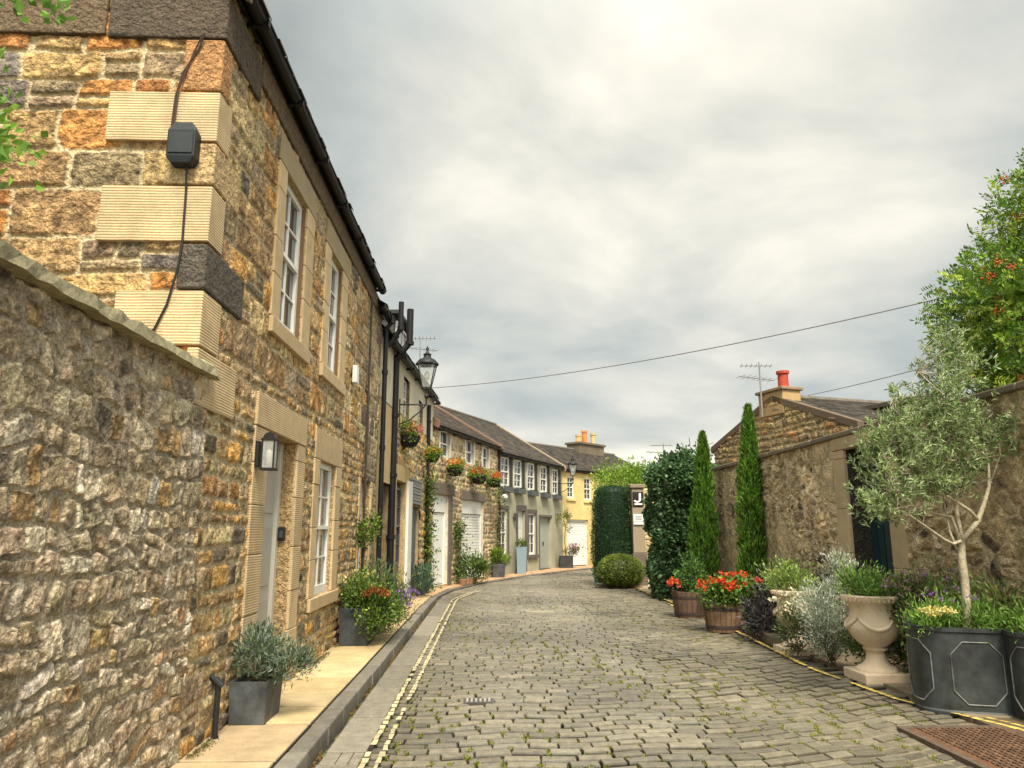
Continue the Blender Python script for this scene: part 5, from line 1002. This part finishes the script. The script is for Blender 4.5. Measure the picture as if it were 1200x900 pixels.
mb = MB(); mb.fbox(HS, 2.0, 4.2, 3.7, 4.20, -1.9, -.35, (.45, .42, .36)); mb.fbox(HS, 1.85, 4.35, 4.20, 4.30, -2.0, -.2, (.10, .08, .06)); mb.build('dormer', M_render, hg, bevel=.01)
q_ = HG.P(LG / 2 - .25, 0, .1); aerial('television aerial strapped to the gable chimney with the red pot', q_[0], q_[1], 4.1, 5.35, 2.9, 1.0)
# overhead wires
def wire(label, a, b, sag, rad):
    mb = MB(); a, b = np.array(a), np.array(b); mb.tube([a + (b - a) * t_ + np.array((0, 0, -sag * 4 * t_ * (1 - t_))) for t_ in np.linspace(0, 1, 25)], rad, (.22, .22, .22), 6); tag(mb.build('overhead_wire', M_metal), label, 'wire')
wire('long sagging wire crossing the sky from the lantern house to the berry tree', (-1.6, 19.5, 5.35), (6.75, 10.0, 4.95), .22, .010)
wire('thin lower wire running from the gable roof towards the berry tree', (7.4, 17.0, 4.72), (6.9, 8.5, 4.0), .05, .008)

# cypresses
def cypress(label, c, H, rad, seed, lean=(0, 0)):
    t = thing('cypress', label, 'cypress', c, 'slim cypress trees against the roadside wall'); r = np.random.default_rng(seed); n_ = 13000
    def prof(f): return rad * np.clip(np.interp(f, [0, .06, .2, .4, .65, .85, .95, 1], [.5, .85, 1, .95, .72, .40, .2, .04]), 0, 1)
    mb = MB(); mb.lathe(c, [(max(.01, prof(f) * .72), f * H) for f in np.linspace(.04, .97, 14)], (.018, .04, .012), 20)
    mb.V[-1][:, 0] += (mb.V[-1][:, 2] / H) * lean[0]
    f = r.random(n_) ** .9; th = r.random(n_) * 2 * pi; lump = .55 + .85 * vnoise(th * 3, f * H * 2.2, seed, .5) + (r.random(n_) > .96) * .22; rr = prof(f) * lump * (1 - r.random(n_) ** 3 * .35)
    P = np.stack([c[0] + rr * np.cos(th) + f * lean[0], c[1] + rr * np.sin(th), c[2] + f * H * .98], 1); D = np.stack([np.cos(th) * .45, np.sin(th) * .45, np.full(n_, 1.2)], 1) + r.normal(size=(n_, 3)) * .3
    leafquads(mb, P, D, .10, .022, colmix([(.10, .20, .02), (.15, .28, .03), (.05, .12, .014)], n_, r) * (.55 + .9 * vnoise(th * 3, f * 9, seed + 2, .5))[:, None], r=r); mb.build('crown', M_leaf, t)
    mb = MB(); mb.tube([c, (c[0] + lean[0] * .8, c[1], H * .8)], [.05, .02], (.1, .07, .045), 8); mb.build('trunk', M_bark, t)
cypress('slim leaning cypress next to the ivy covered wall', (4.52, 16.0, 0), 3.75, .27, 171, (.13, 0)); cypress('slim straight cypress in front of the ochre gable', (4.72, 13.6, 0), 3.95, .235, 172, (.12, 0))

# barrels
def barrel(label, c, r0, h, seed, col=(.14, .085, .05)):
    t = thing('half_barrel', label, 'half barrel', c, 'wooden half barrels along the right kerb'); r = np.random.default_rng(seed); mb = MB(); k = 22
    for i in range(k):
        a0, a1 = 2 * pi * i / k + .012, 2 * pi * (i + 1) / k - .012; cc = np.array(col) * r.uniform(.7, 1.35); V = []
        for z, q_ in ((0, .86), (h * .5, .96), (h, 1.0)):
            for a, s_ in ((a0, 1), (a1, 1), (a1, .9), (a0, .9)): V.append((c[0] + r0 * q_ * s_ * cos(a), c[1] + r0 * q_ * s_ * sin(a), c[2] + z))
        mb.add(V, [(i_ * 4 + j, i_ * 4 + (j + 1) % 4, i_ * 4 + 4 + (j + 1) % 4, i_ * 4 + 4 + j) for i_ in range(2) for j in range(4)] + [(8, 9, 10, 11), (3, 2, 1, 0)], cc)
    mb.build('stave', M_wood, t)
    for z0 in (.12 * h, .72 * h):
        mb = MB(); q_ = .86 + .14 * z0 / h; mb.lathe((c[0], c[1], c[2] + z0), [(r0 * q_ + .004, 0), (r0 * q_ + .009, 0), (r0 * (q_ + .015) + .009, .05), (r0 * (q_ + .015) + .003, .05)], (.05, .035, .028), 36); mb.build('hoop', M_rust, t)
    mb = MB(); mb.lathe((c[0], c[1], c[2] + h - .04), [(.0, 0.01), (r0 * .88, 0)], (.04, .03, .02), 20); mb.build('soil', M_soil, t)
barrel('dark half barrel with a green bush, next to the ivy and far cypress', (3.80, 14.45, .0), .33, .48, 181, (.085, .05, .032)); barrel('brown half barrel filled with red geraniums', (3.82, 12.5, .0), .31, .46, 182)
plant('barrel_bush', 'upright light green bush growing in the dark half barrel', 'bush', (3.80, 14.45, .45), [(3.82, 14.45, .78, .25, .25, .32), (3.95, 14.35, .55, .3, .25, .15)], 1700, .05, .032, [(.09, .19, .04), (.14, .26, .05), (.06, .12, .03)], seed=183, flowers=[([(3.48, 14.35, .58, .1, .1, .12)], 12, .05, [(.7, .12, .05)])])
plant('geranium', 'mass of bright red geraniums in the brown half barrel', 'flowers', (3.82, 12.5, .43), [(3.80, 12.45, .60, .40, .33, .17), (4.1, 12.5, .62, .3, .3, .2)], 2600, .065, .055, [(.13, .24, .04), (.19, .30, .05), (.08, .15, .03)], seed=184, flowers=[([(3.68, 12.3, .68, .33, .25, .16), (4.02, 12.35, .74, .4, .25, .2)], 46, .05, REDF)])
plant('dark_foliage', 'low plant with dark purple leaves trailing beside the geranium barrel', 'plant', (4.2, 11.5, .05), [(4.13, 11.35, .32, .32, .3, .22), (4.3, 11.5, .75, .25, .2, .25)], 1500, .11, .03, [(.045, .03, .035), (.07, .045, .05), (.03, .035, .03), (.12, .12, .12)], seed=185, flowers=[([(4.22, 11.4, .8, .2, .15, .25)], 16, .035, [(.5, .05, .12), (.55, .1, .05)])])
plant('wall_foot_plants', 'mixed green plants at the foot of the wall behind the geranium barrel', 'plants', (4.6, 12.2, .05), [(4.55, 12.4, .4, .35, .5, .4), (4.6, 11.4, .5, .3, .5, .4)], 2000, .08, .04, GREEN, seed=186)

# stone urns
def urn(label, c, s, seed):
    t = thing('stone_urn', label, 'urn', c, 'carved stone urns along the right kerb'); c_ = (.64, .51, .36); b = .27 * s; mb = MB(); mb.box((c[0] - b, c[1] - b, c[2]), (c[0] + b, c[1] + b, c[2] + .115 * s), c_); mb.build('plinth', M_dressed, t, bevel=.012)
    mb = MB(); z = c[2] + .115 * s
    pr = [(.235, 0), (.235, .02), (.20, .045), (.15, .07), (.115, .12), (.10, .18), (.10, .22), (.13, .235), (.135, .255), (.115, .27), (.16, .30), (.235, .37), (.275, .45), (.285, .50), (.27, .55), (.245, .62), (.235, .70), (.25, .76), (.30, .80), (.315, .83), (.31, .86), (.27, .865), (.25, .84), (.24, .76)]
    mb.lathe((c[0], c[1], z), [(a * s, b_ * s * .97) for a, b_ in pr], c_, 40); o = mb.build('bowl', M_dressed, t, smooth=True)
    mb = MB()   # swags and egg rim
    for k in range(4):
        a0 = k * pi / 2 + .5; P = []
        for j in range(13): f = j / 12; a = a0 + f * pi / 2; zz = .60 - .13 * sin(pi * f); rr = float(np.interp(zz, [.45, .5, .55, .62], [.275, .285, .27, .245])) + .008; P.append((c[0] + rr * s * cos(a), c[1] + rr * s * sin(a), z + zz * s))
        mb.tube(P, [.010 + .014 * sin(pi * j / 12) for j in range(13)], c_, 8)
    mb.build('swag', M_dressed, o, smooth=True); mb = MB()
    for k in range(36): a = 2 * pi * k / 36; mb.tube([(c[0] + .305 * s * cos(a), c[1] + .305 * s * sin(a), z + .775 * s), (c[0] + .325 * s * cos(a), c[1] + .325 * s * sin(a), z + .83 * s)], .018 * s, c_, 6)
    mb.build('egg_rim', M_dressed, o); mb = MB(); mb.lathe((c[0], c[1], z + .80 * s), [(.0, .02), (.25 * s, 0)], (.05, .04, .02), 20); mb.build('soil', M_soil, t)
urn('larger cream stone urn with carved garlands beside the lead planters', (4.23, 8.40, .0), .95, 1); urn('smaller cream stone urn half hidden by a silvery shrub', (4.08, 10.2, .0), .86, 2)
plant('urn_foliage', 'fresh green feathery leaves topping the larger stone urn', 'plant', (4.22, 8.4, .88), [(4.20, 8.4, .99, .28, .28, .13)], 1900, .06, .02, [(.20, .34, .07), (.28, .42, .09), (.12, .22, .05)], seed=191, up=.9)
plant('trailing_plant', 'trailing weeds with small pink flowers hanging over the right side of the larger urn', 'plant', (4.4, 8.15, .88), [(4.50, 8.15, .85, .2, .2, .25), (4.38, 8.08, .62, .12, .1, .18), (4.58, 8.1, .98, .2, .2, .15)], 1200, .055, .016, [(.12, .17, .06), (.2, .2, .09), (.08, .12, .04)], seed=192, flowers=[([(4.45, 8.1, .85, .25, .2, .35)], 26, .028, [(.45, .18, .35), (.5, .3, .4)])])
plant('urn_foliage', 'yellow green leaves topping the smaller stone urn', 'plant', (4.07, 10.2, .87), [(4.06, 10.2, .97, .34, .3, .15)], 1500, .06, .022, [(.25, .36, .08), (.33, .42, .11), (.15, .24, .05)], seed=193, up=.8)
plant('green_shrub', 'olive green shrub with cream flowers hanging before the smaller urn', 'shrub', (3.9, 9.7, .1), [(3.86, 9.75, .42, .17, .17, .28), (4.12, 9.7, .28, .16, .18, .22)], 1300, .06, .018, [(.11, .15, .05), (.16, .19, .07), (.07, .1, .03)], seed=194, flowers=[([(3.85, 9.65, .7, .25, .15, .18)], 14, .05, [(.6, .57, .4)])])
plant('silver_shrub', 'tall silvery leaved shrub standing between the two stone urns', 'shrub', (4.1, 9.2, .03), [(4.02, 9.2, .72, .28, .24, .34), (4.30, 9.3, 1.08, .22, .2, .34), (4.05, 9.15, .40, .26, .2, .33)], 6000, .05, .012, [(.50, .54, .43), (.36, .41, .30), (.58, .61, .52), (.22, .28, .15)], seed=195, nst=26, up=.9, sig=.22)
plant('green_shrub', 'dark green shrub filling the gap behind the larger urn base', 'shrub', (4.45, 8.7, .03), [(4.35, 8.75, .3, .25, .25, .3), (4.7, 8.4, .4, .25, .4, .38)], 1800, .06, .025, GREEN, seed=196)

# lead planters
def tank(label, cx, cy, a, b, z1, seed, rot=0, group='lead planters with raised octagonal panels'):
    t = thing('lead_planter', label, 'planter', (cx, cy, 0), group); K = 96; e = 3.2
    def pt(th, s_=0): 
        c_, s2 = cos(th), sin(th); x = (a + s_) * math.copysign(abs(c_) ** (2 / e), c_); y = (b + s_) * math.copysign(abs(s2) ** (2 / e), s2); return (cx + x * cos(rot) - y * sin(rot), cy + x * sin(rot) + y * cos(rot))
    th = np.linspace(0, 2 * pi, 400); P = np.array([pt(q_) for q_ in th]); d = np.concatenate([[0], np.cumsum(np.hypot(*np.diff(P, axis=0).T))]); per = d[-1]
    def at(s_, off=0): q_ = float(np.interp(s_ % per, d, th)); return pt(q_, off)
    c_ = (.028, .034, .033); mb = MB(); V = []; ring = [(-.004, 0), (.012, .0), (.012, .03), (0, .045), (0, z1 - .045), (.014, z1 - .035), (.014, z1), (-.02, z1), (-.02, z1 - .07)]
    for o_, z in ring:
        for i in range(K): V.append((*at(per * i / K, o_), z))
    mb.add(V, [(i * K + j, i * K + (j + 1) % K, (i + 1) * K + (j + 1) % K, (i + 1) * K + j) for i in range(len(ring) - 1) for j in range(K)], c_); mb.build('body', M_lead, t, smooth=False)
    npan = max(4, round(per / .56)); w_ = per / npan; mb = MB()
    for k in range(npan):
        m = (k + .5) * w_ + seed * .1; hw = w_ * .36; z0, z2, cc = .10, z1 - .12, .10; loop = [(m - hw + cc, z0), (m + hw - cc, z0), (m + hw, z0 + cc * 1.1), (m + hw, z2 - cc * 1.1), (m + hw - cc, z2), (m - hw + cc, z2), (m - hw, z2 - cc * 1.1), (m - hw, z0 + cc * 1.1)]; Q = []
        for i in range(8):
            p_, q_ = loop[i], loop[(i + 1) % 8]; n_ = 6
            for j in range(n_): f = j / n_; Q.append((*at(p_[0] + (q_[0] - p_[0]) * f, .004), p_[1] + (q_[1] - p_[1]) * f))
        Q.append(Q[0]); mb.tube(Q, .006, (.15, .155, .145), 6, cap=False)
    mb.build('panel_moulding', M_lead, t); mb = MB(); V = [(*at(per * i / K, -.02), z1 - .05) for i in range(K)] + [(cx, cy, z1 - .04)]; mb.add(V[:1], np.zeros((0, 4), int)); mb = MB(); mb.V.append(np.array(V)); mb.C.append(np.tile((.05, .035, .02), (len(V), 1))); mb.F.append(np.array([(i, (i + 1) % K, K) for i in range(K)])); mb.n = len(V); mb.build('soil', M_soil, t)
    return t
tank('rounded dark lead planter with raised panels holding the olive tree, behind the other one', 4.45, 7.08, .50, .33, .745, 1, rot=-.28)
tank('rounded dark lead planter with raised panels nearest the camera at the right edge', 5.0, 6.58, .48, .33, .745, 3, rot=-.28)
plant('bedding_plants', 'bright green ferny foliage with yellow and purple flowers under the olive tree', 'flowers', (4.3, 7.08, .70), [(4.18, 7.08, .79, .30, .24, .13), (4.5, 6.95, .79, .3, .2, .12)], 3200, .055, .016, [(.19, .35, .06), (.28, .44, .09), (.12, .22, .04)], seed=201, up=.9, flowers=[([(4.05, 6.84, .85, .16, .1, .08)], 34, .026, YELLOW), ([(4.2, 6.9, .95, .25, .2, .12)], 8, .022, PURPLE)])
plant('bedding_plants', 'bright green ferny foliage in the planter at the right edge', 'plant', (4.9, 6.6, .70), [(4.85, 6.55, .78, .38, .24, .11), (5.1, 6.42, .79, .3, .24, .11)], 3000, .06, .016, [(.20, .36, .06), (.28, .45, .09), (.13, .24, .04)], seed=202, up=.9)
plant('wild_border', 'tangle of brown and green wild plants between the wall and the lead planters', 'plants', (4.7, 7.5, .03), [(4.7, 7.9, .7, .25, .5, .45), (4.8, 7.1, .85, .2, .4, .3), (4.6, 8.3, .8, .3, .3, .3)], 4200, .07, .026, [(.20, .24, .07), (.15, .27, .06), (.30, .22, .10), (.22, .31, .08)], seed=203, nst=40, flowers=[([(4.6, 7.6, 1.0, .25, .4, .25)], 12, .022, PURPLE + [(.5, .25, .4)])])
mb = MB(); core(mb, (4.45, 7.55, .18), (.28, .2, .24), (.20, .18, .13), 5, .1, 10); tag(mb.build('boulder', M_kerb, smooth=True), 'rough grey boulder between the larger urn and the lead planter', 'boulder')
# olive tree
t = thing('olive_tree', 'silvery olive tree with a pale forked trunk growing from the lead planter', 'olive tree', (4.37, 6.95, .68))
BR = [([(4.37, 6.95, .66), (4.39, 6.95, .91), (4.40, 6.95, 1.15), (4.39, 6.94, 1.38), (4.42, 6.95, 1.51)], .040, .032), ([(4.42, 6.95, 1.51), (4.3, 6.9, 1.48), (4.2, 6.87, 1.52), (3.97, 6.8, 1.66), (3.74, 6.75, 1.80)], .018, .008), ([(4.4, 6.95, 1.51), (4.36, 6.98, 1.73), (4.18, 7.0, 1.77), (4.0, 7.0, 2.0)], .018, .006),
      ([(4.42, 6.95, 1.51), (4.58, 6.93, 1.69), (4.65, 6.92, 1.85), (4.72, 6.92, 2.01), (4.74, 6.92, 2.22), (4.70, 6.9, 2.5)], .028, .008), ([(4.58, 6.93, 1.69), (4.5, 6.9, 1.78), (4.25, 6.9, 1.95), (4.01, 6.88, 2.12), (3.85, 6.85, 2.4)], .020, .006), ([(4.40, 6.95, 1.3), (4.34, 7.0, 1.6), (4.32, 7.02, 2.0), (4.36, 7.0, 2.4)], .014, .004), ([(4.42, 6.95, 1.51), (4.43, 7.0, 1.77), (4.48, 7.02, 2.17), (4.49, 7.0, 2.58), (4.52, 6.98, 3.05), (4.5, 6.98, 3.3)], .022, .005),
      ([(4.46, 7.0, 2.0), (4.3, 6.9, 2.4), (4.2, 6.85, 2.8), (4.12, 6.85, 3.1)], .014, .004), ([(4.25, 6.9, 1.95), (3.95, 6.8, 2.25), (3.85, 6.8, 2.6), (3.82, 6.8, 2.85)], .01, .003), ([(4.72, 6.92, 2.01), (4.85, 6.9, 2.3), (4.88, 6.9, 2.6)], .01, .004), ([(3.97, 6.8, 1.66), (3.8, 6.75, 1.95), (3.65, 6.7, 2.1)], .009, .003)]
mb = MB()
for P_, r0, r1 in BR: mb.tube(P_, list(np.linspace(r0, r1, len(P_))), (.38, .33, .23), 8)
nodes = np.array([p for B_ in BR[1:] for p in B_[0][1:]]); r = np.random.default_rng(211); OB = [(4.5, 6.95, 3.1, .30, .30, .36), (4.32, 6.9, 2.85, .35, .32, .35), (4.15, 6.85, 2.55, .40, .35, .35), (3.85, 6.82, 2.3, .32, .32, .32), (3.62, 6.75, 1.95, .28, .25, .28), (4.48, 6.95, 2.45, .35, .32, .35), (4.75, 6.92, 2.55, .24, .25, .2), (3.85, 6.8, 2.62, .12, .15, .28), (3.52, 6.75, 1.80, .16, .2, .14), (4.2, 6.9, 2.15, .3, .25, .2), (4.92, 6.9, 2.45, .2, .2, .15), (4.0, 6.85, 1.98, .25, .25, .2), (4.3, 6.95, 2.0, .2, .2, .15), (4.62, 6.95, 2.2, .2, .2, .2), (3.72, 6.8, 2.35, .25, .25, .2), (4.45, 6.95, 3.35, .2, .2, .22)]
Vw = np.array([b[3] * b[4] * b[5] for b in OB]) ** .75; Vw /= Vw.sum(); LP = []; LD = []; LC = []
for i in range(560):
    b = OB[r.choice(len(OB), p=Vw)]; d = r.normal(size=3); d /= np.linalg.norm(d); T_ = np.array(b[:3]) + d * np.array(b[3:6]) * r.random() ** .45 * 1.05; nd = nodes[np.argsort(np.linalg.norm(nodes - T_, axis=1))[r.integers(0, 3)]]
    m_ = (nd + T_) / 2 + r.normal(size=3) * .05; 
    if i % 2 == 0: mb.tube([nd, m_, T_], [.006, .004, .0015], (.30, .26, .18), 4)
    dr_ = (T_ - m_); dr_ /= np.linalg.norm(dr_) + 1e-6; dr_ = dr_ * .6 + np.array((0, 0, .5)) + r.normal(size=3) * .2; dr_ /= np.linalg.norm(dr_); l_ = r.uniform(.16, .32); br = r.uniform(.7, 1.5); k = 26
    s_ = r.random(k); P_ = T_ + dr_ * (s_[:, None] - .4) * l_ + r.normal(size=(k, 3)) * .006; LP.append(P_); LD.append(dr_ * .7 + r.normal(size=(k, 3)) * .65); LC.append(colmix([(.18, .25, .08), (.27, .34, .14), (.12, .18, .05), (.38, .43, .25)], k, r) * br)
mb.build('trunk', M_bark, t, smooth=True); mb = MB(); leafquads(mb, np.concatenate(LP), np.concatenate(LD), .062, .014, np.concatenate(LC), r=r); mb.build('crown', M_leaf, t)

# rowan with orange berries behind the wall
t = thing('rowan_tree', 'big rowan tree with orange berries rising behind the right wall', 'rowan tree', (7.3, 9.5, 0)); RB = [(7.25, 9.4, 4.4, 1.25, 1.2, .8), (6.75, 9.3, 4.7, .7, .8, .55), (7.6, 9.5, 5.2, 1.0, 1.1, .75), (6.6, 9.2, 3.8, .55, .8, .5), (7.9, 9.6, 6.2, .7, .9, .6), (8.6, 9.6, 4.6, 1.2, 1.2, 1.2), (7.1, 9.2, 3.4, .8, .8, .5), (8.6, 9.6, 6.0, 1.0, 1.0, .9)]
mb = MB(); mb.tube([(7.5, 9.6, 0), (7.55, 9.6, 1.8), (7.6, 9.5, 3.4), (7.8, 9.5, 5)], [.14, .12, .09, .04], (.14, .11, .08)); stems(mb, (7.6, 9.5, 3.0), RB, 60, .022, (.12, .09, .06), 7); mb.build('trunk', M_bark, t)
r = np.random.default_rng(221); mb = MB(); Vw = np.array([b[3] * b[4] * b[5] for b in RB]) ** .8; Vw /= Vw.sum(); A = []; Dn = []; CC_ = []
for i in range(4600):
    b = RB[r.choice(len(RB), p=Vw)]; d = r.normal(size=3); d /= np.linalg.norm(d); T_ = np.array(b[:3]) + d * np.array(b[3:6]) * r.random() ** .4 * r.uniform(.85, 1.12); dr_ = d * .8 + r.normal(size=3) * .5 + np.array((0, 0, -.1)); dr_ /= np.linalg.norm(dr_); sd_ = np.cross(dr_, r.normal(size=3)); sd_ /= np.linalg.norm(sd_); l_ = r.uniform(.13, .2)
    br = r.uniform(.55, 1.4) ; c0 = np.array([(.12, .23, .025), (.19, .31, .03), (.28, .36, .04), (.08, .15, .02)][r.integers(4)]) * br
    for j in range(6):
        f = j / 6
        for s_ in (-1, 1): A.append(T_ + dr_ * l_ * f); Dn.append(sd_ * s_ + dr_ * .45); CC_.append(c0 * r.uniform(.85, 1.15))
    A.append(T_ + dr_ * l_); Dn.append(dr_); CC_.append(c0)
leafquads(mb, np.array(A), np.array(Dn), .078, .030, np.array(CC_), r=r); mb.build('crown', M_leaf, t)
mb = MB(); ico = [(0, 0, 1), (.9, 0, .4), (.28, .85, .4), (-.72, .53, .4), (-.72, -.53, .4), (.28, -.85, .4), (.72, .53, -.4), (-.28, .85, -.4), (-.9, 0, -.4), (-.28, -.85, -.4), (.72, -.53, -.4), (0, 0, -1)]
icf = [(0, 1, 2), (0, 2, 3), (0, 3, 4), (0, 4, 5), (0, 5, 1), (1, 6, 2), (2, 7, 3), (3, 8, 4), (4, 9, 5), (5, 10, 1), (2, 6, 7), (3, 7, 8), (4, 8, 9), (5, 9, 10), (1, 10, 6), (11, 7, 6), (11, 8, 7), (11, 9, 8), (11, 10, 9), (11, 6, 10)]
for i in range(60):
    b = RB[r.integers(len(RB))]; d = r.normal(size=3); d[1] = -abs(d[1]); d[0] -= .3; d /= np.linalg.norm(d); T_ = np.array(b[:3]) + d * np.array(b[3:6]) * r.uniform(.9, 1.1)
    for j in range(16): mb.add(np.array(ico) * .013 + T_ + r.normal(size=3) * .03, icf, np.array(((.65, .16, .03), (.5, .08, .02))[j % 2]))
mb.build('berry', M_leaf, t)
# overhanging tree, left
t = thing('overhanging_tree', 'bright green leafy branches hanging in at the top left over the garden wall', 'tree', (-4.2, 3.6, 0)); mb = MB(); mb.tube([(-4.2, 3.6, 0), (-4.15, 3.6, 2), (-4.1, 3.7, 3.6), (-3.7, 3.9, 5.0)], [.1, .09, .07, .03], (.12, .1, .07)); mb.tube([(-3.9, 3.8, 4.6), (-3.3, 4.0, 5.0), (-2.75, 4.0, 4.82), (-2.62, 4.0, 4.62)], [.02, .012, .006, .003], (.12, .09, .05), 6); mb.tube([(-4.1, 3.7, 3.4), (-3.5, 3.9, 4.0), (-3.0, 4.0, 4.0)], [.03, .015, .005], (.12, .09, .05), 6); mb.build('trunk', M_bark, t)
mb = MB(); bushleaves(mb, [(-3.24, 4.0, 3.95, .42, .4, .42), (-3.06, 4.0, 3.6, .26, .35, .2), (-4.0, 3.8, 4.3, .7, .6, .8)], 3600, .075, .05, [(.16, .28, .04), (.10, .20, .03), (.22, .36, .06)], seed=231); bushleaves(mb, [(-2.66, 4.0, 4.66, .13, .1, .10), (-2.85, 4.0, 4.8, .12, .1, .1)], 46, .07, .05, [(.2, .38, .06), (.13, .26, .04)], seed=232, clumps=12); mb.build('crown', M_leaf, t)
